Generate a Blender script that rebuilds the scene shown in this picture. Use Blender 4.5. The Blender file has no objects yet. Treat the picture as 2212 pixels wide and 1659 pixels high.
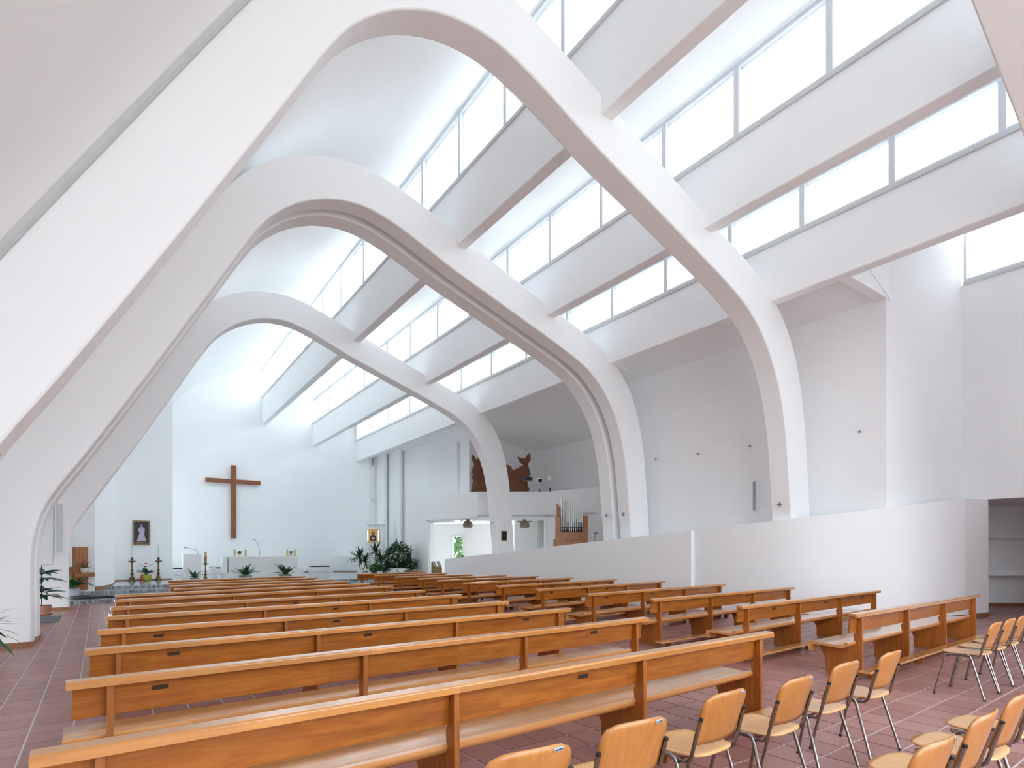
import bpy, bmesh, math, random
from mathutils import Vector, Matrix, Euler
random.seed(7)
PI = math.pi
sc = bpy.context.scene
COL = sc.collection
TH, DTH, S, H = .607, .028, .006, 1.75      # yaw of the view, skew of the pews against the arches, fall of the floor, eye height

# ---------------- camera, world, light, exposure
cam_d = bpy.data.cameras.new('camera'); cam = bpy.data.objects.new('camera', cam_d); COL.objects.link(cam)
cam.location = (0, 0, H); cam.rotation_euler = (PI/2, 0, -TH)
cam_d.sensor_width = 36; cam_d.lens = 36*1210/2212; cam_d.shift_y = (1191-829.5)/2212
cam_d.clip_start = .05; cam_d.clip_end = 300
sc.camera = cam
sc.view_settings.view_transform = 'Standard'; sc.view_settings.look = 'None'
sc.view_settings.gamma = 1; sc.view_settings.exposure = 2.46
cy = sc.cycles
cy.max_bounces = 20; cy.diffuse_bounces = 14; cy.glossy_bounces = 4; cy.transmission_bounces = 4; cy.transparent_max_bounces = 12
cy.sample_clamp_indirect = 12; cy.use_denoising = True; cy.use_adaptive_sampling = True; cy.adaptive_threshold = .03; cy.caustics_reflective = False; cy.caustics_refractive = False
w = bpy.data.worlds.new('world'); sc.world = w; w.use_nodes = True
bg = w.node_tree.nodes['Background']; bg.inputs[1].default_value = 3.0
wt = w.node_tree; g_ = wt.nodes.new('ShaderNodeTexCoord'); sx = wt.nodes.new('ShaderNodeSeparateXYZ'); wr = wt.nodes.new('ShaderNodeValToRGB')   # overcast sky, paler ground haze below the horizon
mr_ = wt.nodes.new('ShaderNodeMapRange'); mr_.inputs[1].default_value = -.15; mr_.inputs[2].default_value = .15
wt.links.new(g_.outputs['Generated'], sx.inputs[0]); wt.links.new(sx.outputs[2], mr_.inputs[0]); wt.links.new(mr_.outputs[0], wr.inputs[0])
wr.color_ramp.elements[0].color = (.40, .41, .40, 1); wr.color_ramp.elements[1].color = (.83, .92, 1, 1); wt.links.new(wr.outputs[0], bg.inputs[0])
def portal(name, loc, rot, sx, sy):
    l = bpy.data.lights.new(name, 'AREA'); l.shape = 'RECTANGLE'; l.size = sx; l.size_y = sy; l.cycles.is_portal = True
    o = bpy.data.objects.new(name, l); COL.objects.link(o); o.location = loc; o.rotation_euler = rot
for X, z0, z1 in ((7.88, 12.4, 14.3), (11.18, 10.93, 12.6), (13.94, 9.8, 11.0)):
    for y0, y1 in ((-4.8, 8.5), (8.5, 22.7), (22.7, 40.8)):
        portal('window_portal', (X+.25, (y0+y1)/2, (z0+z1)/2), (0, PI/2, 0), z1-z0, y1-y0)
portal('window_portal', (19.7, .5, 10.0), (0, PI/2, 0), 1.5, 10)
portal('window_portal', (5.5, -4.9, 5.2), (-PI/2, 0, 0), 13, 10.4)
portal('window_portal', (1.95, 38.1, 5.2), (0, -PI/2, 0), 8.6, 6.7)
portal('window_portal', (15.2, 40.3, 4.2), (0, PI/2, .4), 8.2, 1.9)

# ---------------- materials
def nt(m):
    m.use_nodes = True; return m.node_tree
def N(t, typ, **k):
    n = t.nodes.new(typ)
    for a, b in k.items(): setattr(n, a, b)
    return n
def mat(name, col, rough=.6, metal=0, spec=.5, noise=0, nscale=8, bump=0, bscale=20, emit=0, coat=0, stretch=None):
    m = bpy.data.materials.new(name); t = nt(m); b = t.nodes['Principled BSDF']
    b.inputs['Base Color'].default_value = (*col, 1); b.inputs['Roughness'].default_value = rough
    b.inputs['Metallic'].default_value = metal; b.inputs['Specular IOR Level'].default_value = spec
    if coat: b.inputs['Coat Weight'].default_value = coat; b.inputs['Coat Roughness'].default_value = .12
    if emit: b.inputs['Emission Color'].default_value = (*col, 1); b.inputs['Emission Strength'].default_value = emit
    if noise or bump:
        tc = N(t, 'ShaderNodeTexCoord'); mp = N(t, 'ShaderNodeMapping'); t.links.new(tc.outputs['Object'], mp.inputs[0])
        if stretch: mp.inputs['Scale'].default_value = stretch
    if noise:
        n = N(t, 'ShaderNodeTexNoise'); n.inputs['Scale'].default_value = nscale; n.inputs['Detail'].default_value = 5
        t.links.new(mp.outputs[0], n.inputs[0])
        mx = N(t, 'ShaderNodeMix', data_type='RGBA'); mx.inputs[6].default_value = (*[c*(1-noise) for c in col], 1)
        mx.inputs[7].default_value = (*[min(1, c*(1+noise)) for c in col], 1)
        t.links.new(n.outputs[0], mx.inputs[0]); t.links.new(mx.outputs[2], b.inputs['Base Color'])
    if bump:
        n2 = N(t, 'ShaderNodeTexNoise'); n2.inputs['Scale'].default_value = bscale; n2.inputs['Detail'].default_value = 4
        t.links.new(mp.outputs[0], n2.inputs[0]); bp = N(t, 'ShaderNodeBump'); bp.inputs['Strength'].default_value = bump
        bp.inputs['Distance'].default_value = .02; t.links.new(n2.outputs[0], bp.inputs['Height']); t.links.new(bp.outputs[0], b.inputs['Normal'])
    return m
def wood(name, light, dark, rough=.3, plank=0, spec=.5, axis=0, coat=.25):
    """varnished wood: grain runs along the object axis AXIS; PLANK > 0 gives glued lamellas of that width"""
    m = bpy.data.materials.new(name); t = nt(m); b = t.nodes['Principled BSDF']
    b.inputs['Roughness'].default_value = rough; b.inputs['Specular IOR Level'].default_value = spec
    b.inputs['Coat Weight'].default_value = coat; b.inputs['Coat Roughness'].default_value = .2
    tc = N(t, 'ShaderNodeTexCoord'); oi = N(t, 'ShaderNodeObjectInfo')
    off = N(t, 'ShaderNodeVectorMath', operation='ADD'); cmb = N(t, 'ShaderNodeCombineXYZ')
    mu = N(t, 'ShaderNodeMath', operation='MULTIPLY'); mu.inputs[1].default_value = 17
    t.links.new(oi.outputs['Random'], mu.inputs[0]); 
    for k in range(3): t.links.new(mu.outputs[0], cmb.inputs[k])
    t.links.new(tc.outputs['Object'], off.inputs[0]); t.links.new(cmb.outputs[0], off.inputs[1])
    mp = N(t, 'ShaderNodeMapping'); sc_ = [9, 9, 9]; sc_[axis] = .9; mp.inputs['Scale'].default_value = sc_
    t.links.new(off.outputs[0], mp.inputs[0])
    n = N(t, 'ShaderNodeTexNoise'); n.inputs['Scale'].default_value = 3; n.inputs['Detail'].default_value = 7; n.inputs['Distortion'].default_value = .9
    t.links.new(mp.outputs[0], n.inputs[0])
    cr = N(t, 'ShaderNodeValToRGB'); cr.color_ramp.elements[0].position = .3; cr.color_ramp.elements[1].position = .68
    cr.color_ramp.elements[0].color = (*dark, 1); cr.color_ramp.elements[1].color = (*light, 1)
    t.links.new(n.outputs[0], cr.inputs[0]); last = cr.outputs[0]
    if plank:
        mp2 = N(t, 'ShaderNodeMapping'); s2 = [1/plank]*3; s2[axis] = 1/1.3; mp2.inputs['Scale'].default_value = s2
        t.links.new(off.outputs[0], mp2.inputs[0])
        fl = N(t, 'ShaderNodeVectorMath', operation='FLOOR'); t.links.new(mp2.outputs[0], fl.inputs[0])
        wn = N(t, 'ShaderNodeTexWhiteNoise', noise_dimensions='3D'); t.links.new(fl.outputs[0], wn.inputs[0])
        mr = N(t, 'ShaderNodeMapRange'); mr.inputs[3].default_value = .86; mr.inputs[4].default_value = 1.1
        t.links.new(wn.outputs[0], mr.inputs[0])
        vm = N(t, 'ShaderNodeVectorMath', operation='SCALE'); t.links.new(last, vm.inputs[0]); t.links.new(mr.outputs[0], vm.inputs[3]); last = vm.outputs[0]
    t.links.new(last, b.inputs['Base Color'])
    return m
M = {}
M['white'] = mat('white_plaster', (.915, .93, .935), .85, noise=.015, nscale=.8, bump=.12, bscale=14, spec=.2, stretch=(.4, .4, 2.2))
M['white_wall'] = mat('white_painted_wall', (.92, .93, .94), .8, noise=.02, nscale=.7, bump=.2, bscale=10, spec=.2, stretch=(.25, .25, 3))
M['concrete'] = mat('white_painted_concrete', (.92, .93, .94), .7, noise=.015, nscale=1.2, bump=.05, bscale=9, spec=.25)
M['shell'] = mat('white_painted_shell', (.90, .92, .92), .8, noise=.02, nscale=.6, bump=.04, bscale=6, spec=.2)
M['frame'] = mat('grey_painted_frame', (.66, .69, .73), .45, noise=.03)
M['sill'] = mat('sill_strip', (.62, .64, .65), .5)
M['pine'] = wood('varnished_pine', (.42, .145, .02), (.30, .082, .009), .32, plank=.07, axis=0)
M['pine_rail'] = wood('varnished_pine_rail', (.54, .235, .055), (.47, .18, .036), .26, plank=.12, axis=0, coat=1)
M['pine_v'] = wood('varnished_pine_upright', (.40, .135, .02), (.29, .078, .01), .34, plank=.09, axis=2)
M['pine_light'] = wood('pale_pine_seat', (.64, .31, .11), (.57, .25, .075), .26, plank=.08, axis=0, coat=.9)  # seat and kneeler pine, paler than the backrest
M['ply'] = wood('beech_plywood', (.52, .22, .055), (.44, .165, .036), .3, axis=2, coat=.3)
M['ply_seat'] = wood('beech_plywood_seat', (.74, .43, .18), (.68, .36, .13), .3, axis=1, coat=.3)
M['oak'] = wood('oak_casing', (.48, .22, .10), (.38, .16, .065), .45, axis=2, coat=.05)
M['teak'] = wood('dark_cross_wood', (.28, .085, .025), (.20, .055, .015), .4, axis=2, coat=.1)
M['carving'] = wood('carved_brown_wood', (.24, .09, .038), (.17, .058, .024), .6, axis=2, coat=0)
M['base'] = wood('baseboard_wood', (.34, .17, .07), (.24, .10, .04), .4, axis=0)
M['chrome'] = mat('worn_chrome', (.30, .27, .255), .2, metal=1)
M['black'] = mat('black_plastic', (.015, .015, .018), .4)
M['cushion'] = mat('black_cushion', (.02, .018, .022), .7)
M['grout'] = mat('grout', (.60, .60, .57), .8, noise=.06)
M['marble'] = mat('white_marble', (.80, .80, .79), .35, noise=.08, nscale=3, bump=.1, bscale=3)
M['rough_marble'] = mat('rough_pale_stone', (.78, .78, .77), .7, noise=.08, nscale=9, bump=.7, bscale=14)
M['brass'] = mat('aged_brass', (.17, .12, .05), .38, metal=.85, noise=.2, nscale=30)
M['gold'] = mat('gold_leaf', (.78, .50, .15), .35, metal=.5)
M['candle'] = mat('pale_candle', (.62, .68, .66), .5)
M['beeswax'] = mat('beeswax', (.66, .52, .22), .5)
M['plate'] = mat('bronze_plate', (.06, .035, .02), .4, metal=.3)
M['terracotta'] = mat('terracotta', (.44, .22, .15), .75, noise=.1)
M['leaf'] = mat('dark_leaf', (.03, .10, .035), .4, noise=.35, nscale=9)
M['leaf_b'] = mat('blueish_leaf', (.05, .13, .09), .5, noise=.3, nscale=9)
M['leaf_l'] = mat('bright_leaf', (.07, .20, .035), .4, noise=.3, nscale=7)
M['stem'] = mat('stem', (.18, .12, .06), .7)
M['red'] = mat('red_flower', (.55, .02, .03), .4)
M['wrap'] = mat('yellow_green_wrap', (.42, .42, .05), .4)
M['potwhite'] = mat('white_pot', (.78, .80, .80), .4)
M['potblue'] = mat('pale_blue_pot', (.62, .68, .76), .4)
M['pipe'] = mat('tin_organ_pipe', (.78, .78, .76), .3, metal=.65)
M['dark'] = mat('dark_void', (.012, .012, .016), .7)
M['steel'] = mat('grey_steel', (.30, .31, .33), .4, metal=.6)
M['beige'] = mat('beige_metal', (.24, .20, .16), .5)
M['lampwhite'] = mat('white_lamp_housing', (.88, .88, .88), .35)
M['curtain'] = mat('white_curtain', (.74, .74, .73), .9)
M['screen'] = mat('white_screen', (.84, .85, .87), .8)
M['tube'] = mat('glowing_white_strip', (1, .98, .95), .5, emit=3)  # icon edge strips, and the chapel bar that stands in for a reflection
M['beige_grey'] = mat('grey_cloth', (.38, .40, .42), .8)
M['olive'] = mat('olive_cover', (.24, .16, .06), .5)
M['mat_grey'] = mat('grey_doormat', (.10, .115, .13), .95, noise=.3, nscale=40)
M['seal'] = mat('grey_joint_seal', (.55, .57, .57), .75, noise=.08, nscale=5, bump=.6, bscale=9)
M['ribbon'] = M['red']
M['robe'] = mat('pale_painted_robe', (.50, .44, .52), .7, noise=.3, nscale=5)
M['canvas'] = mat('dark_painted_ground', (.03, .035, .055), .6, noise=.4, nscale=6)
M['skin'] = mat('painted_skin', (.42, .26, .2), .7)
M['frame_wood'] = mat('gilt_brown_frame', (.26, .14, .04), .4, metal=.3)
M['navy'] = mat('navy_paint', (.05, .05, .11), .6)
M['bark'] = mat('bark', (.12, .08, .05), .9)
def glassmat(name, tr):
    m = bpy.data.materials.new(name); t = nt(m); t.nodes.clear()
    o = N(t, 'ShaderNodeOutputMaterial'); mx = N(t, 'ShaderNodeMixShader'); a = N(t, 'ShaderNodeBsdfTransparent'); g = N(t, 'ShaderNodeBsdfGlossy')
    a.inputs[0].default_value = (tr, tr, tr, 1); g.inputs['Roughness'].default_value = .03; mx.inputs[0].default_value = .06
    t.links.new(a.outputs[0], mx.inputs[1]); t.links.new(g.outputs[0], mx.inputs[2]); t.links.new(mx.outputs[0], o.inputs[0]); return m
M['glass'] = glassmat('clerestory_glass', .50); M['clear'] = glassmat('clear_glass', .9); M['front'] = glassmat('front_glass', .62); M['doorglass'] = glassmat('door_glass', .64); M['slot'] = glassmat('slot_glass', .28)
def tilemat():
    m = mat('red_clay_tile', (.30, .125, .105), .33, spec=.45); t = m.node_tree; b = t.nodes['Principled BSDF']
    g = N(t, 'ShaderNodeNewGeometry'); oi = N(t, 'ShaderNodeObjectInfo'); ad = N(t, 'ShaderNodeMath', operation='ADD')
    fr = N(t, 'ShaderNodeMath', operation='FRACT')
    t.links.new(g.outputs['Random Per Island'], ad.inputs[0]); t.links.new(oi.outputs['Random'], ad.inputs[1]); t.links.new(ad.outputs[0], fr.inputs[0])
    cr = N(t, 'ShaderNodeValToRGB'); e = cr.color_ramp.elements; e[0].color = (.28, .125, .11, 1); e[1].color = (.36, .18, .16, 1)
    t.links.new(fr.outputs[0], cr.inputs[0])
    n = N(t, 'ShaderNodeTexNoise'); n.inputs['Scale'].default_value = 3; n.inputs['Detail'].default_value = 5; t.links.new(g.outputs['Position'], n.inputs[0])
    mr = N(t, 'ShaderNodeMapRange'); mr.inputs[3].default_value = .9; mr.inputs[4].default_value = 1.1; t.links.new(n.outputs[0], mr.inputs[0])
    vm = N(t, 'ShaderNodeVectorMath', operation='SCALE'); t.links.new(cr.outputs[0], vm.inputs[0]); t.links.new(mr.outputs[0], vm.inputs[3])
    t.links.new(vm.outputs[0], b.inputs['Base Color'])
    mr2 = N(t, 'ShaderNodeMapRange'); mr2.inputs[3].default_value = .31; mr2.inputs[4].default_value = .36; t.links.new(n.outputs[0], mr2.inputs[0]); t.links.new(mr2.outputs[0], b.inputs['Roughness'])
    return m
M['tile'] = tilemat()
def mosaicmat():
    m = mat('grey_stone_mosaic', (.25, .27, .28), .35); t = m.node_tree; b = t.nodes['Principled BSDF']
    g = N(t, 'ShaderNodeNewGeometry'); mp = N(t, 'ShaderNodeMapping'); mp.inputs['Scale'].default_value = (20, 20, 8); t.links.new(g.outputs['Position'], mp.inputs[0])
    fl = N(t, 'ShaderNodeVectorMath', operation='FLOOR'); t.links.new(mp.outputs[0], fl.inputs[0])
    wn = N(t, 'ShaderNodeTexWhiteNoise', noise_dimensions='3D'); t.links.new(fl.outputs[0], wn.inputs[0])
    cr = N(t, 'ShaderNodeValToRGB'); e = cr.color_ramp.elements; e[0].color = (.10, .13, .15, 1); e[1].color = (.42, .45, .46, 1)
    t.links.new(wn.outputs[0], cr.inputs[0]); t.links.new(cr.outputs[0], b.inputs['Base Color']); return m
M['mosaic'] = mosaicmat()
M['granite'] = mat('polished_grey_granite', (.36, .40, .42), .12, noise=.15, nscale=30, spec=.7)

# ---------------- geometry helpers
class MB:
    def __init__(s): s.v = []; s.f = []
    def add(s, vs, fs):
        k = len(s.v); s.v += [tuple(v) for v in vs]; s.f += [tuple(i+k for i in f) for f in fs]; return s
    def box(s, x0, x1, y0, y1, z0, z1):
        return s.add([(x, y, z) for z in (z0, z1) for y in (y0, y1) for x in (x0, x1)],
                     [(0, 2, 3, 1), (4, 5, 7, 6), (0, 1, 5, 4), (2, 6, 7, 3), (0, 4, 6, 2), (1, 3, 7, 5)])
    def prism(s, poly, a0, a1, axis='x'):
        """poly of 2-D points extruded along axis: x -> (y,z), y -> (x,z), z -> (x,y)"""
        P = {'x': lambda p, a: (a, p[0], p[1]), 'y': lambda p, a: (p[0], a, p[1]), 'z': lambda p, a: (p[0], p[1], a)}[axis]
        n = len(poly)
        return s.add([P(p, a0) for p in poly]+[P(p, a1) for p in poly],
                     [tuple(range(n-1, -1, -1)), tuple(range(n, 2*n))]+[(i, (i+1) % n, n+(i+1) % n, n+i) for i in range(n)])
    def band(s, A, B, y0, y1):
        """solid between two equally long (x,z) polylines, y0..y1"""
        n = len(A)
        s.add([(p[0], y, p[1]) for y in (y0, y1) for L in (A, B) for p in L], [])
        k = len(s.v)-4*n; a0, b0, a1, b1 = k, k+n, k+2*n, k+3*n
        for i in range(n-1):
            s.f += [(a0+i, b0+i, b0+i+1, a0+i+1), (a1+i, a1+i+1, b1+i+1, b1+i), (a0+i, a0+i+1, a1+i+1, a1+i), (b0+i, b1+i, b1+i+1, b0+i+1)]
        s.f += [(a0, a1, b1, b0), (a0+n-1, b0+n-1, b1+n-1, a1+n-1)]; return s
    def sheet(s, prof, y0, y1, th=.12):
        """shell with (x,z) underside profile, thickened upwards"""
        up = []
        for i, p in enumerate(prof):
            a = Vector(prof[max(0, i-1)]); b = Vector(prof[min(len(prof)-1, i+1)]); d = (b-a).normalized(); up.append((p[0]-d.y*th, p[1]+d.x*th))
        return s.band(prof, up, y0, y1)
    def wall(s, pts, z0, z1, th=.25, side=1):
        """wall of plan polyline, face on pts, thickened to one side; z1 may be a list"""
        n = len(pts); zt = z1 if isinstance(z1, list) else [z1]*n; off = []
        for i, p in enumerate(pts):
            a = Vector(pts[max(0, i-1)]); b = Vector(pts[min(n-1, i+1)]); d = (b-a).normalized(); off.append((p[0]+d.y*th*side, p[1]-d.x*th*side))
        k = len(s.v)
        s.v += [(p[0], p[1], z0) for p in pts]+[(pts[i][0], pts[i][1], zt[i]) for i in range(n)]+[(p[0], p[1], z0) for p in off]+[(off[i][0], off[i][1], zt[i]) for i in range(n)]
        for i in range(n-1):
            a, b, c, d = k+i, k+n+i, k+2*n+i, k+3*n+i
            s.f += [(a, a+1, b+1, b), (c, d, d+1, c+1), (b, b+1, d+1, d), (a, c, c+1, a+1)]
        s.f += [(k, k+n, k+3*n, k+2*n), (k+n-1, k+3*n-1, k+4*n-1, k+2*n-1)]; return s
    def tube(s, pts, r, n=8, r2=None):
        pts = [Vector(p) for p in pts]; m = len(pts); k = len(s.v); up = None
        for i, p in enumerate(pts):
            d = (pts[min(m-1, i+1)]-pts[max(0, i-1)]).normalized()
            if up is None: up = Vector((0, 0, 1)) if abs(d.z) < .9 else Vector((1, 0, 0))
            a = d.cross(up).normalized(); b = a.cross(d).normalized(); up = b
            rr = r if r2 is None else r+(r2-r)*i/(m-1)
            for j in range(n):
                t = 2*PI*j/n; s.v.append(tuple(p+a*math.cos(t)*rr+b*math.sin(t)*rr))
        for i in range(m-1):
            for j in range(n): s.f.append((k+i*n+j, k+i*n+(j+1) % n, k+(i+1)*n+(j+1) % n, k+(i+1)*n+j))
        s.f += [tuple(k+j for j in range(n-1, -1, -1)), tuple(k+(m-1)*n+j for j in range(n))]; return s
    def lathe(s, prof, n=20, c=(0, 0, 0)):
        k = len(s.v); m = len(prof)
        for r, z in prof:
            for j in range(n): s.v.append((c[0]+r*math.cos(2*PI*j/n), c[1]+r*math.sin(2*PI*j/n), c[2]+z))
        for i in range(m-1):
            for j in range(n): s.f.append((k+i*n+j, k+i*n+(j+1) % n, k+(i+1)*n+(j+1) % n, k+(i+1)*n+j))
        s.f += [tuple(k+j for j in range(n-1, -1, -1)), tuple(k+(m-1)*n+j for j in range(n))]; return s
    def grid(s, fn, nu, nv):
        k = len(s.v)
        for i in range(nu+1):
            for j in range(nv+1): s.v.append(tuple(fn(i/nu, j/nv)))
        for i in range(nu):
            for j in range(nv): a = k+i*(nv+1)+j; s.f.append((a, a+nv+1, a+nv+2, a+1))
        return s
    def mesh(s, name, m, smooth=35, recalc=True):
        me = bpy.data.meshes.new(name); me.from_pydata(s.v, [], s.f)
        if recalc:
            b = bmesh.new(); b.from_mesh(me); bmesh.ops.recalc_face_normals(b, faces=b.faces); b.to_mesh(me); b.free()
        me.materials.append(M[m] if isinstance(m, str) else m)
        if smooth: 
            for p in me.polygons: p.use_smooth = True
            me.set_sharp_from_angle(angle=math.radians(smooth))
        me.update(); return me
    def obj(s, name, m, parent=None, bevel=0, solid=0, **k):
        o = bpy.data.objects.new(name, s.mesh(name, m, **k)); COL.objects.link(o); o.parent = parent
        if solid: md = o.modifiers.new('solidify', 'SOLIDIFY'); md.thickness = solid; md.offset = 0
        if bevel: md = o.modifiers.new('bevel', 'BEVEL'); md.width = bevel; md.segments = 2; md.limit_method = 'ANGLE'; md.angle_limit = math.radians(40)
        return o
def tag(o, label=None, cat=None, group=None, kind=None):
    if label: o['label'] = label
    if cat: o['category'] = cat
    if group: o['group'] = group
    if kind: o['kind'] = kind
    return o
def thing(name, label, cat, loc=(0, 0, 0), rz=0, group=None, tilt=0):
    o = bpy.data.objects.new(name, None); o.empty_display_size = .1; COL.objects.link(o); o.location = loc; o.rotation_euler = (tilt, 0, rz)
    return tag(o, label, cat, group)
def inst(src, parent, loc=(0, 0, 0), rot=(0, 0, 0), scale=1, name=None):
    o = bpy.data.objects.new(name or src.name.split('.')[0], src.data if hasattr(src, 'data') else src); COL.objects.link(o); o.parent = parent
    o.location = loc; o.rotation_euler = rot; o.scale = (scale,)*3 if not isinstance(scale, tuple) else scale; return o
def struct(mb, name, m, **k): o = mb.obj(name, m, **k); o['kind'] = 'structure'; return o
def fz(y): return -S*y
def cr(pts, n):
    """resample a polyline smoothly (Catmull-Rom, by arc length) to n points"""
    P = [Vector((p[0], p[1])) for p in pts]; out = []
    for i in range(len(P)-1):
        p0, p1, p2, p3 = P[max(0, i-1)], P[i], P[i+1], P[min(len(P)-1, i+2)]
        for k in range(12):
            t = k/12; out.append(.5*((2*p1)+(p2-p0)*t+(2*p0-5*p1+4*p2-p3)*t*t+(3*p1-p0-3*p2+p3)*t**3))
    out.append(P[-1]); L = [0]
    for a, b in zip(out, out[1:]): L.append(L[-1]+(b-a).length)
    res = []; j = 0
    for k in range(n):
        d = L[-1]*k/(n-1)
        while j < len(L)-2 and L[j+1] < d: j += 1
        u = (d-L[j])/max(1e-9, L[j+1]-L[j]); res.append(tuple(out[j].lerp(out[j+1], min(1, u))))
    return res

# ---------------- arches: one profile, repeated down the nave
IN = [(-1.44, -.35), (-1.455, .8), (-1.455, 1.6), (-1.40, 2.13), (-1.26, 2.62), (-1.02, 3.07), (-.61, 3.73), (.3, 5.28), (1.31, 7.05), (1.84, 7.99), (2.17, 8.58), (2.42, 9.02), (2.68, 9.43), (3.0, 9.8), (3.45, 10.18), (3.93, 10.45), (4.4, 10.62), (4.97, 10.70), (5.55, 10.65), (6.3, 10.42), (7.0, 10.14), (7.83, 9.8), (9.3, 9.29), (10.65, 8.82), (11.7, 8.45), (12.5, 8.13), (13.1, 7.81), (13.62, 7.37), (14.08, 6.78), (14.44, 6.05), (14.66, 5.3), (14.8, 4.5), (14.92, 3.4), (15.03, 2.4), (15.1, 1.5), (15.2, -.35)]
OUT = [(-2.75, -.35), (-2.75, 2.15), (-1.10, 4.98), (-.24, 6.44), (.76, 8.13), (1.33, 9.08), (1.8, 9.82), (2.2, 10.38), (2.76, 10.93), (3.3, 11.27), (3.9, 11.53), (4.5, 11.68), (5.1, 11.72), (5.74, 11.65), (6.2, 11.53), (7.0, 11.25), (7.82, 10.95), (9.63, 10.26), (11.12, 9.71), (12.88, 9.08), (13.75, 8.7), (14.35, 8.26), (14.9, 7.65), (15.26, 7.0), (15.5, 6.3), (15.66, 5.6), (15.78, 4.8), (15.93, 3.3), (16.03, 2.0), (16.2, -.35)]
ci = cr(IN, 110)
co = [OUT[0]]*1+cr(OUT[1:], 109)
def arch(y0, y1, label, double=None, seal=False):
    o = MB().band(ci, co, y0, y1).obj('arch', 'concrete', None, bevel=.03, smooth=30)
    tag(o, label, 'arch', 'concrete arches over the nave')
    if seal:
        i = 3; pts = [(p[0]-.05, y0-.03, p[1]+.04) for p in co[3:44]]
        MB().tube(pts, .085, 8).obj('joint_seal', 'seal', o)
    if double:
        a = MB().band([(p[0]+(q[0]-p[0])*.28, p[1]+(q[1]-p[1])*.28) for p, q in zip(ci, co)], co, y1, double[0]).obj('joint_panel', 'frame', o)
        MB().band(ci, co, double[0], double[1]).obj('rib', 'concrete', o, bevel=.03, smooth=30)
    return o
arch(1.2, 2.7, 'white concrete arch overhead, only its haunch showing at the edge of the view')
arch(8.214, 8.79, 'tall white concrete arch, nearest whole one, single rib', seal=True)
arch(14.123, 14.68, 'white concrete arch of two close ribs with a grooved joint between them', double=(14.96, 15.56))
arch(22.908, 23.48, 'white concrete arch farthest down the nave, the one before the altar', seal=False)

# ---------------- roof beams and clerestories
BE = [(7.88, 10.525, 12.37, 14.32), (11.177, 9.31, 10.89, 12.56), (13.938, 8.29, 9.77, 10.98)]
BL = ['highest roof beam, nearest the crown of the arches', 'middle roof beam of the three along the nave', 'lowest roof beam, above the side gallery']
YE = [41.66, 41.3, 40.5]
for i, (X, zb, zs, zh) in enumerate(BE):
    b = MB().prism([(X, zb+.02), (X+.02, zb), (X+.30, zb), (X+.32, zb+.02), (X+.32, zs-.05), (X, zs-.05)], -5, YE[i], 'y').obj('roof_beam', 'concrete')
    tag(b, 'long white concrete beam, '+BL[i], 'beam', 'roof beams along the nave')
MUL = [-3, -1.2, .6, 1.5, 3.48, 5.37, 7.36, 9.38, 11.64, 13.97, 16.35, 19.0, 21.7, 24.5, 27.27, 30.6, 33.9, 37.15, 39.9]
bays = [(-5, 8.5), (8.5, 14.8), (14.8, 23.2), (23.2, 41.6)]
wn = 0
def clerestory(X, zs, zh, y0, y1, mul, n, gl='glass'):
    root = bpy.data.objects.new('window_%d' % n, None); COL.objects.link(root); root['kind'] = 'structure'; root.empty_display_size = .1
    MB().box(X-.05, X+.12, y0, y1, zs-.05, zs+.05).obj('sill', 'sill', root, bevel=.008)
    MB().box(X-.02, X+.14, y0, y1, zh-.10, zh).obj('top_rail', 'frame', root, bevel=.008)
    MB().box(X+.02, X+.10, y0, y1, zs+.05, zs+.13).obj('bottom_rail', 'frame', root, bevel=.006)
    ms = [m for m in mul if y0 < m < y1]; ys = [y0]+ms+[y1]
    for m in ms+([y1] if y1 in YE or X > 19 else []): MB().box(X-.03, X+.14, max(y0, m-.065), min(y1, m+.065), zs+.05, zh-.02).obj('mullion', 'frame', root, bevel=.012)
    for a, b in zip(ys, ys[1:]): MB().box(X+.06, X+.066, a, b, zs+.1, zh-.08).obj('pane', gl, root, smooth=0)
for i, (X, zb, zs, zh) in enumerate(BE):
    for y0, y1 in bays:
        wn += 1; clerestory(X, zs, zh, y0, min(y1, YE[i]), MUL, wn, 'front' if y0 > 23 else 'glass')
wn += 1; clerestory(19.5, 9.3, 10.85, -5, 5.72, [-3, -.5, 2, 4], wn)

# ---------------- shells of the roof
W = lambda nm, pts, z0, z1, m='white_wall', th=.25, side=1, **k: struct(MB().wall(pts, z0, z1, th, side), nm, m, **k)
v1 = cr([(-2.9, .1), (-2.9, 1.9), (-2.62, 2.36), (-1.16, 4.98), (.70, 8.13), (1.6, 9.62), (2.2, 10.55), (2.9, 11.5), (3.7, 12.37), (4.4, 12.95), (5.15, 13.37), (5.9, 13.7), (6.9, 13.98), (7.94, 14.35)], 60)
struct(MB().sheet(v1, -5, 41.8, .14), 'ceiling', 'shell', smooth=40)
sh2 = cr([(8.19, 10.9), (8.5, 11.5), (9.1, 11.95), (9.9, 12.3), (10.6, 12.5), (11.25, 12.58)], 16)
sh3 = cr([(11.49, 9.6), (11.8, 10.1), (12.3, 10.45), (12.9, 10.75), (13.4, 10.9), (14.0, 11.0)], 16)
struct(MB().sheet(sh2, -5, 41.6, .1), 'ceiling', 'shell', smooth=40)
struct(MB().sheet(sh3, -5, 41.2, .1), 'ceiling', 'shell', smooth=40)
sh4 = cr([(14.2, 8.6), (15, 8.9), (16.4, 9.45), (17.4, 9.9), (18.3, 10.35), (19.55, 10.95)], 20)
W('wall_gallery', [(14.2, 6.42), (16.5, 6.42)], 8.36, 9.7, side=-1)
struct(MB().sheet(sh4, -5, 6.5, .1), 'ceiling', 'white_wall', smooth=40)
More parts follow.
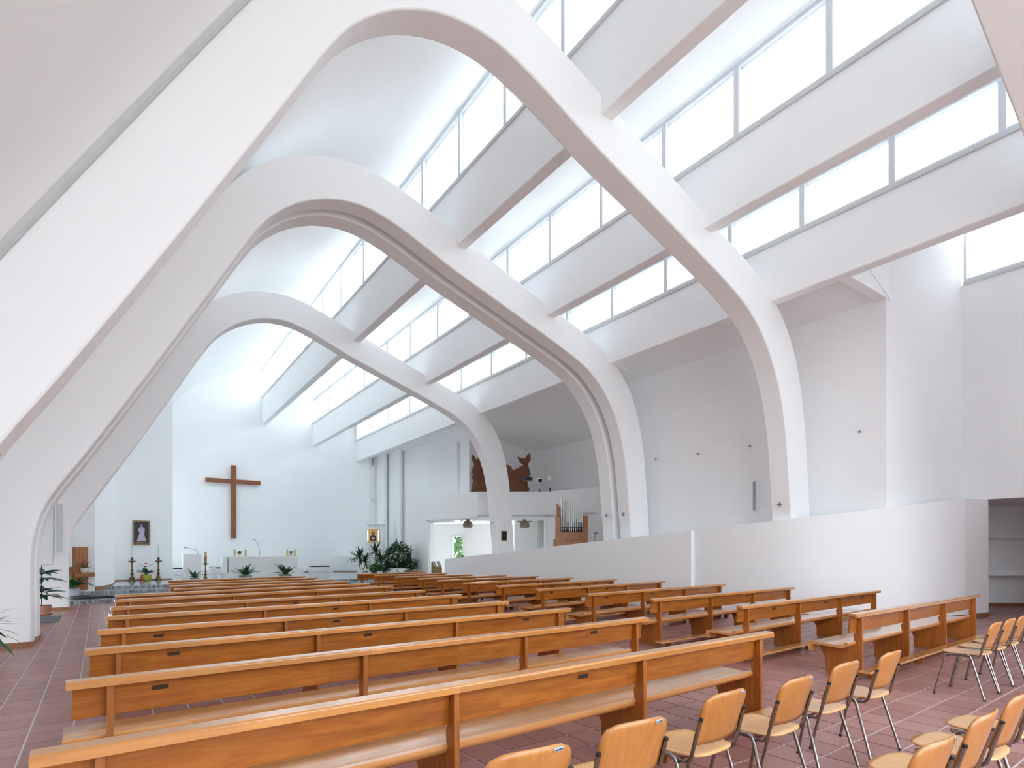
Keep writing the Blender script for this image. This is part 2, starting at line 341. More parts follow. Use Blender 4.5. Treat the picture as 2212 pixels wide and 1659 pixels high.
struct(MB().prism([(14.2, 9.25), (16.6, 8.32), (16.6, 8.5), (14.2, 9.4)], 6.4, 15.1, 'y'), 'ceiling', 'white_wall')
struct(MB().prism([(14.1, 8.95), (20.3, 7.55), (20.3, 7.7), (14.1, 9.1)], 15.0, 42, 'y'), 'ceiling', 'white_wall')

# ---------------- walls
W('wall_altar', cr([(1.0, 41.5), (4.5, 41.55), (7.9, 41.55), (10.2, 41.35), (11.2, 41.15), (12.0, 41.15), (12.6, 41.0), (13.4, 40.5), (14.1, 39.95), (14.7, 39.3)], 26), -.4, 14.8, 'white', side=-1, smooth=30)
W('wall_niche', [(-.34, 34.32), (2.16, 34.66)], -.3, 12.5, 'white', side=-1)
W('wall_niche', [(2.16, 34.66), (2.16, 41.6)], 9.5, 14.8, 'white', th=.2, side=-1)
W('wall_niche', [(2.16, 34.66), (2.16, 41.6)], -.3, .9, 'white', th=.2, side=-1)
nw = bpy.data.objects.new('window_22', None); COL.objects.link(nw); nw['kind'] = 'structure'  # hidden window added to brighten the sanctuary
for k in range(5): MB().box(2.0, 2.16, 34.75+k*1.68-.06, 34.75+k*1.68+.06, .9, 9.5).obj('mullion', 'frame', nw)
for k in range(4): MB().box(2.07, 2.08, 34.75+k*1.68, 34.75+(k+1)*1.68, .9, 9.5).obj('pane', 'clear', nw, smooth=0)
W('wall_right', [(15.13, 37.58), (15.59, 38.72)], -.4, 9, 'white', th=.1)
W('wall_right', [(15.33, 35.38), (15.65, 36.13)], -.4, 9, 'white', th=.1)
W('wall_right', [(16.5, 29.69), (16.99, 30.57)], 3.55, 9, 'white', th=.1)
W('wall_left', cr([(-.95, 28.65), (-.7, 29.3), (-.45, 30.3), (-.36, 32), (-.34, 34.4)], 10), -.3, 9, 'white', side=-1, smooth=50)
W('wall_left', [(-2.8, 28.6), (-.95, 28.65)], -.3, 6, 'white', side=-1)
sw = bpy.data.objects.new('window_21', None); COL.objects.link(sw); sw['kind'] = 'structure'
MB().wall([(14.72, 39.35), (15.5, 41.15)], .3, 8.3, .01).obj('pane', 'slot', sw, smooth=0)
W('wall_right', [(14.72, 39.3), (15.5, 41.15)], 8.25, 10, 'white', th=.1, side=1)
for z in (.25, 2.9, 5.6, 8.2): MB().wall([(14.70, 39.33), (15.5, 41.15)], z, z+.1, .08).obj('transom', 'frame', sw)
W('wall_right', [(15.47, 41.1), (15.13, 37.58)], -.4, 9, 'white', th=.2, side=-1)
W('wall_right', [(15.59, 38.72), (15.33, 35.38)], -.4, 9, 'white', th=.2, side=-1)
W('wall_right', [(15.65, 36.13), (15.75, 34), (15.92, 31.92)], -.4, 9, 'white', th=.25, side=-1)
W('wall_right', [(15.92, 31.92), (16.5, 29.69)], 3.55, 9, 'white', th=.25, side=-1)
W('wall_right', [(16.99, 30.57), (16.7, 26.9)], 3.55, 9, 'white_wall', th=.2)
W('wall_gallery', [(15.7, 26.75), (20.1, 26.75)], 3.55, 8.9, th=.25, side=-1)
W('wall_gallery', [(20.0, 26.9), (20.0, 14.9)], 3.6, 7.9, side=-1)
W('wall_gallery', [(16.5, 14.95), (20.2, 14.95)], .5, 8.5, side=-1)
W('wall_gallery', [(16.4, 15.75), (16.4, 6.45)], -.2, 8.45, side=-1)
W('wall_gallery', [(16.4, 6.45), (17.9, 6.1), (19.55, 5.75)], -.3, 11.2, side=-1)
W('wall_gallery', [(19.5, 5.9), (19.5, -5)], 3.18, 9.27, 'white', side=-1)
W('wall_gallery', [(15.57, 24.5), (18.06, 22.77)], 3.55, 4.84, 'white', th=.2, side=-1) if 0 else None
# balcony band and the wall that carries it on
bal = struct(MB().wall([(14.3, 29.27), (15.05, 24.86), (18.06, 22.77), (18.77, 19.83), (19.14, 18.36), (19.9, 15.0)], 3.55, 4.84, .2, -1), 'wall_gallery', 'white', smooth=20)
struct(MB().prism([(14.3, 29.3), (15.05, 24.86), (18.06, 22.77), (18.77, 19.83), (20.1, 15), (20.1, 27), (15.7, 27), (16.9, 30.5), (15.9, 32)], 3.52, 3.66, 'z'), 'floor_gallery', 'white_wall')
W('wall_gallery', [(18.06, 22.77), (18.77, 19.83), (19.14, 18.36), (19.9, 15.0)], -.2, 3.56, 'white', th=.2, side=-1)
# chapel below the balcony
W('wall_chapel', [(17.0, 34.6), (18.01, 33.03)], -.3, 3.6, side=-1)
W('wall_chapel', [(18.01, 33.03), (18.54, 32.17)], 2.86, 3.6, side=-1)
W('wall_chapel', [(18.54, 32.17), (18.77, 31.53)], -.3, 3.6, side=-1)
W('wall_chapel', cr([(18.77, 31.53), (19.1, 31.0), (19.5, 30.2), (20.01, 28.71), (20.4, 26)], 8), -.3, 3.6, side=-1, smooth=60)
W('wall_chapel', [(16.05, 31.95), (17.1, 34.5)], -.3, 3.8, side=-1)
struct(MB().box(14.9, 23, 22, 36, 3.67, 3.8), 'ceiling_chapel', 'white_wall') if 0 else None
struct(MB().prism([(15.95, 31.9), (18.1, 22.8), (22, 22.8), (22, 36), (16.5, 36)], 3.66, 3.78, 'z'), 'ceiling_chapel', 'white_wall')
W('wall_chapel', [(20.35, 26.3), (20.5, 22.0)], -.3, 3.6, side=-1)
W('wall_chapel', [(18.02, 22.85), (20.6, 22.3)], -.3, 3.6, side=-1)
# recess behind the end of the parapet
W('wall_recess', [(19.6, 8.6), (22.6, 6.6), (24.5, 5.1), (28.3, 1.3)], -.4, 3.4, side=-1)
W('wall_recess', [(19.56, 5.25), (19.62, 8.9)], -.3, 3.4)
struct(MB().box(19.62, 28, -6, 9, 3.2, 3.4), 'ceiling_recess', 'white_wall')
r = MB().wall([(20.9, 7.3), (22.3, 6.36), (24.2, 4.86), (26.7, 2.36)], 2.17, 2.29, .3, -1).obj('wall_shelf', 'white'); tag(r, 'upper cream ledge along the wall of the shaded recess', 'ledge', 'ledges in the recess')
r = MB().wall([(20.9, 7.1), (22.2, 6.22), (24.0, 4.76), (26.5, 2.26)], .98, 1.17, .4, -1).obj('wall_shelf', 'white'); tag(r, 'lower cream ledge along the wall of the shaded recess', 'ledge', 'ledges in the recess')
W('wall_recess', [(19.62, 2.4), (28, 2.4)], -.3, 3.3)  # unseen partition, added to keep the recess dark
W('wall_recess', [(19.6, 2.5), (19.6, -5)], -.3, 3.3, side=-1)
W('baseboard_recess', [(19.6, 8.57), (22.58, 6.57), (24.48, 5.07), (26.98, 2.57)], -.08, .08, 'base', th=.03, side=-1)
# shell of the church behind the viewer, its glazed front enlarged for fill light
W('wall_rear', [(-3, -5), (-.9, -5)], -.2, 15, side=1)
W('wall_rear', [(12, -5), (28, -5)], -.2, 11, side=1)
W('wall_rear', [(-3, -5), (20, -5)], 10.6, 15, side=1)
W('wall_rear', [(28, -5), (28, 3)], -.2, 3.4, side=-1)
rw = bpy.data.objects.new('window_20', None); COL.objects.link(rw); rw['kind'] = 'structure'
for k in range(7): MB().box(-1+k*2.17-.06, -1+k*2.17+.06, -5.1, -4.95, -.1, 10.6).obj('mullion', 'frame', rw)
for k in range(6): MB().box(-1+k*2.17, -1+(k+1)*2.17, -5.03, -5.02, 0, 10.6).obj('pane', 'doorglass', rw, smooth=0)

# parapet of the ramp: falls towards the altar, set back at a joint
pa = [((19.53, 5.18), 3.17), ((18.2, 5.32), 3.14), ((16.9, 5.9), 2.98), ((15.8, 6.8), 2.81), ((15.15, 7.6), 2.70), ((14.85, 8.4), 2.61), ((14.75, 9.5), 2.53), ((14.72, 11.25), 2.42)]
W('wall_parapet', [p for p, z in pa[:2]], -.2, [z for p, z in pa[:2]], 'white', th=.2)
lp = cr([p for p, z in pa[1:]], 24)
def ztop(p): 
    c = min(range(len(pa)-1), key=lambda i: (Vector(pa[i][0]).lerp(Vector(pa[i+1][0]), .5)-Vector(p)).length); a, b = Vector(pa[c][0]), Vector(pa[c+1][0])
    t = max(0, min(1, (Vector(p)-a).dot(b-a)/(b-a).length_squared)); return pa[c][1]*(1-t)+pa[c+1][1]*t
W('wall_parapet', lp, -.2, [ztop(p) for p in lp], 'white', th=.2, smooth=60)
pb = [((14.6, 11.2), 2.41), ((14.5, 13.5), 2.24), ((14.4, 16), 2.07), ((14.3, 20), 1.79), ((14.25, 23.5), 1.55), ((14.2, 26.8), 1.33)]
W('wall_parapet', [p for p, z in pb], -.3, [z for p, z in pb], 'white', th=.28, smooth=60)
W('baseboard_right', [(19.55, 5.16), (18.19, 5.30), (16.88, 5.88), (15.77, 6.77), (15.12, 7.58), (14.82, 8.38)], -.1, .08, 'base', th=.02)
W('floor_gallery', [(15.0, 9), (14.8, 14), (14.6, 26.6)], .0, 1.0, 'white_wall', th=3.0) if 0 else None
struct(MB().prism([(14.95, 8.5), (14.85, 14), (14.6, 24), (18.0, 22.9), (18.8, 19.8), (19.9, 15.0), (16.4, 14.9), (16.4, 6.6), (16.2, 6.8)], -.1, 1.1, 'z'), 'floor_ramp', 'white_wall')
# baseboards of the sanctuary and of the arch feet
W('baseboard_altar', cr([(1.0, 41.48), (7.9, 41.53), (10.2, 41.33), (11.2, 41.13), (12.0, 41.13), (12.6, 40.98), (13.4, 40.48), (14.1, 39.93), (14.68, 39.28)], 14), .1, .33, 'base', th=.02, side=1)
W('baseboard_left', [(-.33, 34.30), (2.16, 34.64)], .1, .32, 'base', th=.02, side=1)
W('baseboard_left', [(-.93, 28.64), (-.68, 29.28), (-.43, 30.3), (-.34, 32), (-.32, 34.3)], 0, .30, 'base', th=.02, side=1)
W('baseboard_left', [(-2.7, 28.58), (-.93, 28.63)], -.1, .10, 'base', th=.02, side=1)
for y0, y1 in ((8.214, 8.79), (14.123, 14.68), (14.96, 15.56), (22.908, 23.48)):
    z = fz(y0)
    W('baseboard_arch', [(-2.75, y0-.012), (-1.43, y0-.012), (-1.43, y1+.01)], z-.02, z+.10, 'base', th=.02, side=1)

# ---------------- floor: bedding with clay tiles, laid square to the pews
def fr(xp, yp): c, s = math.cos(DTH), math.sin(DTH); return (xp*c-yp*s, xp*s+yp*c)
fl = MB(); fl.add([(-3, -5.2, -.05-S*-5.2), (28.2, -5.2, -.05-S*-5.2), (28.2, 46, -.05-S*46), (-3, 46, -.05-S*46)], [(0, 1, 2, 3)])
fl.v = [(x, y, z-.009+.05) for x, y, z in fl.v]
fl.add([(x, y, z-.25) for x, y, z in fl.v[:4]], [(0, 3, 2, 1), (0, 1, 5-0, 4)][:1])
floor = struct(fl, 'floor', 'grout', recalc=False)
T_ = .35; g_ = .007; cth, sth = math.cos(TH), math.sin(TH)
tm = MB(); h_ = T_/2-g_
tm.add([(-h_, -h_, -.02), (h_, -h_, -.02), (h_, h_, -.02), (-h_, h_, -.02), (-h_+.004, -h_+.004, 0), (h_-.004, -h_+.004, 0), (h_-.004, h_-.004, 0), (-h_+.004, h_-.004, 0)],
       [(4, 5, 6, 7), (0, 1, 5, 4), (1, 2, 6, 5), (2, 3, 7, 6), (3, 0, 4, 7)])
tmesh = tm.mesh('tile', 'tile', recalc=False, smooth=0)
near = []; rest = []
for i in range(-8, 78):
    for j in range(-22, 76):
        xp = -.915+.35*(i+.5); yp = 2.30+.35*(j+.5); x, y = fr(xp, yp)
        if x < -2.7 or x > 27.5 or y < -4.9 or y > 26.5 or (x > 15.0 and y > 8.5) : continue
        fw = x*sth+y*cth; rt = x*cth-y*sth; vis = False
        if fw > 3.9 and abs(rt/fw) < .95:
            v = H/fw*1210; vis = v < 490
        if vis and not (2.3 < yp < 3.7 and -.1 < xp < 1.5): near.append((fw, x, y))
        else: rest.append((x, y))
near.sort(); rest += [(x, y) for _, x, y in near[300:]]
for _, x, y in near[:300]:
    o = bpy.data.objects.new('tile', tmesh); COL.objects.link(o); o.parent = floor; o.location = (x, y, fz(y)); o.rotation_euler = (-S, 0, DTH)
tf = MB(); c, s = math.cos(DTH), math.sin(DTH)
for x, y in rest: tf.add([(x+a*c-b*s, y+a*s+b*c, zz-S*(y+a*s+b*c)) for a, b, zz in tm.v], tm.f)
tf.obj('tile_field', 'tile', floor, recalc=False, smooth=0)['kind'] = 'stuff'

# altar steps
def step(front, z, name, m='mosaic'):
    poly = front+[(15.3, 42), (1, 42), (-2.7, 34.8), (-2.7, front[0][1])]
    return struct(MB().prism(poly, z-.5, z, 'z'), name, m)
step([(-2.7, 24.7), (-1.54, 25.1), (-.3, 25.7), (3, 26.3), (14.1, 26.9)], -.02, 'floor_step')
step([(-2.7, 28.3), (-.92, 28.4), (1.6, 28.6), (14.4, 28.8)], .12, 'floor_step')
step([(-2.7, 29.3), (-.4, 29.45), (14.8, 29.6)], .25, 'floor_step')
struct(MB().prism([(-.36, 29.6), (14.9, 29.75), (15.3, 37), (14.8, 40), (12.6, 41.2), (2.0, 41.7), (2.0, 34.8), (-.36, 34.5)], .2, .262, 'z'), 'floor_sanctuary', 'granite')

# ---------------- pews
CAP = [(-.056, .858), (-.056, .903), (-.045, .912), (.042, .917), (.052, .91), (.05, .872), (-.028, .872), (-.034, .858)]
BOARD = [(.046, .64), (.081, .64), (.054, .905), (.018, .905)]
SEAT = [(.052, .512), (.05, .49), (.066, .456), (.10, .432), (.14, .425), (.32, .432), (.50, .441), (.54, .43), (.55, .40), (.546, .345), (.582, .345), (.592, .425), (.582, .462), (.553, .478), (.32, .468), (.145, .462), (.115, .47), (.098, .49), (.094, .512)]
SUPP = [(-.034, .035), (-.034, .862), (.014, .862), (.05, .64), (.078, .60), (.064, .46), (.098, .434), (.14, .427), (.525, .442), (.53, .38), (.458, .214), (.458, .035)]
ORD = ['nearest', 'second', 'third', 'fourth', 'fifth', 'sixth', 'seventh', 'eighth', 'ninth', 'tenth', 'eleventh', 'farthest']
def pew(pl, pr_, label, group, nsup=4, plates=()):
    (x0, y0), (x1, y1) = fr(*pl), fr(*pr_); L = math.hypot(x1-x0, y1-y0); cx, cy_ = (x0+x1)/2, (y0+y1)/2
    t = thing('pew', label, 'pew', (cx, cy_, fz(cy_)), math.atan2(y1-y0, x1-x0), group, -S)
    h = L/2
    MB().prism(CAP, -h, h).obj('top_rail', 'pine_rail', t, bevel=.004)
    MB().prism(BOARD, -h+.03, h-.06).obj('backrest', 'pine', t, bevel=.004)
    MB().prism(SEAT, -h-.02, h-.1).obj('seat', 'pine_light', t, smooth=40)
    MB().box(-h+.05, h-.1, -.20, -.04, .104, .134).obj('kneeler', 'pine_light', t, bevel=.006)
    for k in range(nsup):
        x = -h+.24+(2*h-.46)*k/(nsup-1)
        s_ = MB().prism(SUPP, x-.02, x+.02).obj('support', 'pine_v', t, bevel=.003)
        MB().box(x-.017, x+.017, -.02, .445, 0, .036).obj('foot_block', 'base', s_)
        MB().prism([(-.17, 0), (-.06, 0), (-.045, .104), (-.19, .104)], x+.1, x+.135).obj('kneeler_foot', 'pine_v', t)
    for f in plates:
        x = -h+2*h*f; MB().prism([(.024, .78), (.027, .78), (.022, .812), (.018, .812)], x-.05, x+.05).obj('name_plate', 'plate', t)
    return t
LLp = [(-.243, 3.239), (-.184, 4.909), (-.103, 6.478), (-.015, 8.041), (.072, 9.75), (.149, 11.47), (.235, 13.35), (.277, 14.984), (1.548, 16.802), (1.612, 18.543), (1.737, 20.262), (1.887, 22.329)]
LRp = [(5.904, 3.21), (5.94, 4.95), (5.986, 6.55), (5.98, 8.199), (6.2, 10.2), (6.27, 12.0), (6.45, 14.2), (6.47, 15.9), (6.52, 17.718), (6.54, 19.3), (6.622, 21.3), (6.72, 23.2)]
RLp = [(8.526, 3.546), (8.4, 5.2), (8.392, 6.99), (8.40, 8.758), (8.6, 10.707), (8.7, 12.55), (8.8, 14.461), (8.978, 16.392), (9.18, 18.175), (9.2, 20.154), (9.2, 22.217), (9.25, 24.2)]
RRp = [(14.404, 3.514), (14.371, 5.3), (14.156, 7.15), (14.164, 9.1), (14.163, 11.2), (14.046, 13.1), (13.834, 15.05), (13.788, 16.978), (13.415, 18.59), (12.85, 20.2), (12.805, 22.4), (13.0, 24.8)]
PL = {0: (.545,), 1: (.09, .84), 2: (.115, .45, .86), 3: (.10, .47), 4: (.55,), 5: (.5,)}
PR = {1: (.2, .55, .86), 2: (.62,), 3: (.12, .42, .76), 4: (.1, .5), 5: (.42, .8), 6: (.3, .7), 7: (.55,)}
f9 = .977
for i in range(12):
    a, b = LLp[i], LRp[i]; ln = 'shorter ' if i > 7 else 'long '
    pew((a[0]*f9, a[1]*f9-.05), (b[0]*f9, b[1]*f9+.05), '%svarnished pine pew, %s row of the block by the arch feet' % (ln, ORD[i]), 'pews of the block by the arch feet', plates=PL.get(i, ()))
for i in range(12):
    a, b = RLp[i], RRp[i]
    pew((a[0]*f9, a[1]*f9-.05), (b[0]*f9, b[1]*f9+.05), 'varnished pine pew with kneeler, %s row of the block beside the ramp parapet' % ORD[i], 'pews of the block beside the ramp parapet', plates=PR.get(i, ()))

# ---------------- stacking chairs
def chair(x, y, label, yaw=0, group='loose plywood chairs'):
    X, Y = fr(x, y); t = thing('chair', label, 'chair', (X, Y, fz(Y)), DTH+yaw, group, -S)
    def seat(u, v):
        a = (u-.5)*2; b = v; w = .215*(1-.10*(1-b)**6)*(1-.32*max(0, b-.86)/.14*max(0, b-.86)/.14)
        yy = .02+.47*b-.035*abs(a)**4*(1 if b > .5 else -1)*abs(b-.5)*2
        return (a*w, yy, .528-.010*math.sin(PI*b)-.016*max(0, (b-.85)/.15)**2+.004*abs(a)**3)
    def back(u, v):
        a = (u-.5)*2; z = .602+.322*v; w = .222*(1-.33*max(0, (v-.72)/.28)**2.6)*(1-.05*max(0, (.15-v)/.15))
        return (a*w, .052-.10*v-.035*(1-a*a)-.0*v+.0, z-.012*abs(a)**3*(v > .9))
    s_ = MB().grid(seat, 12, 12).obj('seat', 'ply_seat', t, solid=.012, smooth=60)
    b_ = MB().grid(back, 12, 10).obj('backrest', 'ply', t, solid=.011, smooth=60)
    MB().add([(.10, -.072, .885), (.165, -.055, .882), (.165, -.055, .902), (.10, -.072, .905)], [(0, 1, 2, 3)]).obj('sticker', 'beige_grey', b_, solid=.002)
    MB().add([(.108, -.0745, .892), (.157, -.0585, .890), (.157, -.0585, .894), (.108, -.0745, .896)], [(0, 1, 2, 3)]).obj('sticker_print', 'black', b_, solid=.001)
    for sx in (-1, 1):
        leg = [(sx*.292, 0, 0), (sx*.262, .118, .42), (sx*.258, .132, .475), (sx*.256, .15, .51), (sx*.255, .185, .522), (sx*.254, .27, .517), (sx*.254, .355, .508), (sx*.256, .385, .49), (sx*.259, .398, .45), (sx*.292, .50, 0)]
        l = MB().tube(leg, .0125, 8).obj('leg_frame', 'chrome', t, smooth=60)
        for yy in (0, .5): MB().tube([(sx*.292, yy, 0), (sx*.291, yy+(.006 if yy == 0 else -.006), .02)], .0145, 8).obj('foot_cap', 'black', l)
        up = [(sx*.20, .42, .492), (sx*.215, .25, .498), (sx*.222, .13, .492), (sx*.225, .085, .497), (sx*.227, .058, .52), (sx*.228, .045, .56), (sx*.228, .012, .68), (sx*.228, -.016, .775)]
        u_ = MB().tube(up, .012, 8).obj('back_upright', 'chrome', t, smooth=60)
        MB().tube([(sx*.228, -.014, .768), (sx*.228, -.018, .783)], .0135, 8).obj('end_cap', 'black', u_)
        for yy in (.135, .37): MB().tube([(sx*.20, yy, .488), (sx*.262, yy, .488)], .010, 8).obj('link_stud', 'black', l)
    MB().tube([(-.25, .36, .488), (.25, .36, .488)], .009, 6).obj('cross_bar', 'chrome', t)
    MB().tube([(-.25, .16, .488), (.25, .16, .488)], .009, 6).obj('cross_bar', 'chrome', t)
    return t
A = 'plywood chair with chrome legs, '
for k, (x, y, yaw) in enumerate([(1.50, 1.93, -.12), (2.18, 1.93, -.10), (3.07, 2.0, 0), (3.80, 1.93, .0), (4.62, 1.97, -.02), (5.41, 1.95, 0)]):
    chair(x, y, A+['first in the row behind the nearest pew', 'second in the row behind the nearest pew', 'third in the row behind the nearest pew', 'fourth in the row behind the nearest pew', 'fifth in the row, before the gap between the blocks', 'last in the row, in the gap between the blocks'][k], yaw, 'chairs behind the nearest pews')
for k, x in enumerate([8.66, 9.28, 9.90, 10.52]):
    chair(x, 2.0, A+['first in the linked row behind the pew by the parapet', 'second in the linked row behind the pew by the parapet', 'third in the linked row behind the pew by the parapet', 'fourth in the linked row'][k], 0, 'linked chairs behind the pew by the parapet')
for k, (x, yaw) in enumerate([(3.04, -.06), (3.74, .0), (4.40, .0), (5.06, 0)]):
    chair(x, .93, A+['nearest of the rearmost row', 'second in the rearmost row', 'third in the rearmost row', 'fourth in the rearmost row'][k], yaw, 'chairs of the rearmost row')
#PART2
# ---------------- things of the sanctuary
PZ = .262
VW = -TH                                                # a few things stand square to the view
t = thing('crucifix', 'large plain dark wooden cross hung high on the curved altar wall', 'cross', (6.07, 41.42, 0))
MB().box(-.16, .16, -.12, 0, 2.62, 7.5).obj('upright', 'teak', t, bevel=.01)
MB().box(-1.66, 1.66, -.125, 0, 6.28, 6.56).obj('crossbar', 'teak', t, bevel=.01)
t = thing('altar', 'long rough pale stone altar block on a low plinth', 'altar', (6.35, 33.5, PZ))
MB().box(-1.75, 1.8, -.45, .45, .34, 1.21).obj('altar_block', 'rough_marble', t, bevel=.015)
for k in range(5): MB().box(-1.95+k*.78, -1.95+k*.78+.77, -.62, .62, 0, .335).obj('plinth_slab', 'marble', t, bevel=.008)
tag(MB().box(4.33, 4.56, 33.05, 33.95, PZ+.34, PZ+1.2).obj('altar_cloth', 'potwhite'), 'white cloth-covered side block against the end of the altar', 'cloth') 
t = thing('lectern', 'plain white marble lectern block, free standing beside the altar', 'lectern', (3.0, 34.1, PZ))
MB().box(-.42, .42, -.25, .25, 0, 1.35).obj('lectern_block', 'marble', t, bevel=.01)
for x in (-.14, .14): MB().box(x-.004, x+.004, -.256, -.25, .02, 1.33).obj('slab_joint', 'frame', t)
def gooseneck(nm, label, loc, pts, hx):
    t = thing(nm, label, 'microphone', loc)
    MB().tube(pts, .012, 6).obj('stalk', 'steel', t, smooth=60); MB().tube([pts[-1], hx], .026, 8).obj('capsule', 'black', t)
gooseneck('microphone', 'thin curved gooseneck microphone on the marble lectern', (3.28, 34.1, PZ+1.35), [(0, 0, 0), (-.02, 0, .12), (-.10, 0, .22), (-.35, 0, .29), (-.55, 0, .33)], (-.62, 0, .34))
gooseneck('microphone', 'tall curved gooseneck microphone standing on the altar top', (6.2, 33.3, PZ+1.21), [(0, 0, 0), (-.03, 0, .35), (-.07, 0, .62), (-.16, 0, .82), (-.28, 0, .94)], (-.35, 0, .95))
# altar candles and flower pots on the altar
for k, x in enumerate((4.93, 5.48, 7.64, 8.05)):
    t = thing('altar_candle', 'yellow pillar candle on the altar, '+['at its lectern end', 'beside the flower pot nearer the lectern', 'beside the flower pot at the far end', 'at the end away from the lectern'][k], 'candle', (x, 33.3, PZ+1.21), 0, 'candles on the altar')
    MB().lathe([(.09, 0), (.09, .02), (.05, .05), (.06, .07)], 12).obj('candle_foot', 'gold', t); MB().lathe([(.052, .07), (.052, .37), (.02, .38)], 12).obj('candle', 'beeswax', t)
# big brass candlesticks
CS = [(.17, 0), (.17, .05), (.12, .09), (.10, .18), (.06, .22), (.045, .28), (.085, .36), (.045, .43), (.035, .47), (.07, .53), (.035, .60), (.03, .86), (.055, .93), (.16, .97), (.16, 1.01), (.05, 1.03), (.04, 1.06), (.065, 1.09), (.06, 1.18), (.05, 1.19)]
def stick(loc, label, sc_=1, top='tall', base=PZ):
    t = thing('candlestick', label, 'candlestick', loc); t.scale = (sc_,)*3
    MB().lathe([(r_, z) for r_, z in CS], 16).obj('candlestick_stem', 'brass', t, smooth=50)
    if top == 'tall': MB().lathe([(.026, 1.18), (.022, 1.84), (.008, 1.85)], 10).obj('candle', 'candle', t)
    else: MB().lathe([(.075, 1.14), (.075, 1.42)], 14).obj('candle_lower', 'oak', t); MB().lathe([(.072, 1.42), (.07, 1.70), (.02, 1.71)], 14).obj('candle', 'beeswax', t)
    return t
stick((.37, 33.85, PZ), 'tall brass candlestick with thin white candle, nearer the side wall', 1.0)
stick((1.50, 34.1, PZ), 'tall brass candlestick with thin white candle, nearer the lectern', 1.0)
stick((3.48, 32.6, PZ), 'brass candlestick with the thick two-coloured candle beside the lectern', .86, 'thick')
# framed pictures: generic painted figure, flat shapes as painted
def disc(mb, cx, cz, rx, rz, y, n=20): mb.add([(cx+rx*math.cos(2*PI*i/n), y, cz+rz*math.sin(2*PI*i/n)) for i in range(n)], [tuple(range(n))]); return mb
t = thing('framed_picture', 'framed dark painting of a pale robed figure on the sanctuary wall', 'picture', (.77, 34.43, 2.70), .135)
MB().box(-.375, .375, -.05, 0, -.62, .62).obj('picture_frame', 'frame_wood', t, bevel=.012)
MB().box(-.31, .31, -.056, -.05, -.55, .55).obj('canvas', 'canvas', t)
fg = MB(); fg.add([(-.04, -.058, .30), (.05, -.058, .30), (.14, -.058, .22), (.13, -.058, .02), (.10, -.058, .0), (.20, -.058, -.42), (-.20, -.058, -.42), (-.08, -.058, .02), (-.16, -.058, .12), (-.12, -.058, .24)], [tuple(range(10))])
fg.obj('painted_robe', 'robe', t, smooth=0); disc(MB(), 0, .37, .05, .065, -.0585).obj('painted_head', 'skin', t, smooth=0)
ft = MB()
for k in range(6): ft.add([(-.2+k*.07, -.058, -.50), (-.155+k*.07, -.058, -.50), (-.155+k*.07, -.058, -.465), (-.2+k*.07, -.058, -.465)], [(0, 1, 2, 3)])
ft.obj('painted_strip', 'skin', t, smooth=0)
# benches along the altar wall
for nm, x0, x1, cu in (('long', 2.5, 10.3, [(2.55, 3.45), (4.6, 6.3)]), ('short', 10.75, 12.35, [(10.8, 12.1)])):
    t = thing('marble_bench', nm+' white marble bench with framed front panels against the altar wall', 'bench', ((x0+x1)/2, 40.5, PZ)); h = (x1-x0)/2
    MB().box(-h, h, -.3, .3, 0, .40).obj('bench_block', 'marble', t, bevel=.01)
    n = max(2, int(2*h/.8))
    for k in range(n): a = -h+.06+k*(2*h-.06)/n; MB().box(a, a+(2*h-.06)/n-.06, -.315, -.3, .05, .28).obj('front_panel', 'rough_marble', t, bevel=.006)
    for k, (a, b) in enumerate(cu):
        tag(MB().box(a, b, 40.18, 40.75, PZ+.402, PZ+.475).obj('seat_cushion', 'cushion', None, bevel=.015), ['flat black cushion on the marble bench, beside the lectern', 'flat black cushion on the marble bench between lectern and altar', 'flat black cushion on the short marble bench'][k if nm == 'long' else 2], 'cushion', 'bench cushions')
# white block with a small carving in front of the bench
t = thing('stone_finial', 'small white carved stone standing between candlestick and altar', 'stone', (4.05, 34.2, PZ)); MB().lathe([(.2, 0), (.2, .2), (.16, .25), (.17, .5), (.12, .62), (.13, .72), (.05, .78)], 10).obj('carved_stone', 'rough_marble', t)

# ---------------- plants
def leafmesh(L, W, droop, fold=.15, n=6, m='leaf', tip=1.0, curl=0):
    mb = MB()
    for i in range(n+1):
        u = i/n; w_ = W*math.sin(PI*min(1, (u*.93+.05)))**.8*(1-.25*u)*.5; y = L*(u-.18*droop*u*u*u); z = -droop*L*u*u*.6+curl*L*u*(1-u)
        mb.v += [(-w_, y, z+fold*w_), (0, y, z), (w_, y, z+fold*w_)]
        if i: k = 3*i; mb.f += [(k-3, k-2, k+1, k), (k-2, k-1, k+2, k+1)]
    return mb.mesh('leaf', m, smooth=80, recalc=False)
def rot(az, el, roll=0): return (Matrix.Rotation(az, 3, 'Z') @ Matrix.Rotation(el, 3, 'X') @ Matrix.Rotation(roll, 3, 'Y')).to_euler()
def put_leaves(t, meshes, n, el0, el1, base=(0, 0, 0), r0=0, s0=.8, s1=1.15, rng=None, azs=None):
    rng = rng or random
    for k in range(n):
        az = azs[k] if azs else 2*PI*k*.618+rng.uniform(-.3, .3); el = el0+(el1-el0)*((k+.5)/n)+rng.uniform(-.1, .1)
        o = bpy.data.objects.new('leaf', meshes[k % len(meshes)]); COL.objects.link(o); o.parent = t
        o.location = (base[0]+r0*-math.sin(az), base[1]+r0*math.cos(az), base[2]+rng.uniform(-.02, .04)); o.rotation_euler = rot(az, el, rng.uniform(-.3, .3)); s = rng.uniform(s0, s1); o.scale = (s, s, s)
POT = lambda r, h, c='potwhite': MB().lathe([(r*.72, 0), (r*.78, .01), (r, h), (r*.92, h), (r*.85, h*.8)], 16)
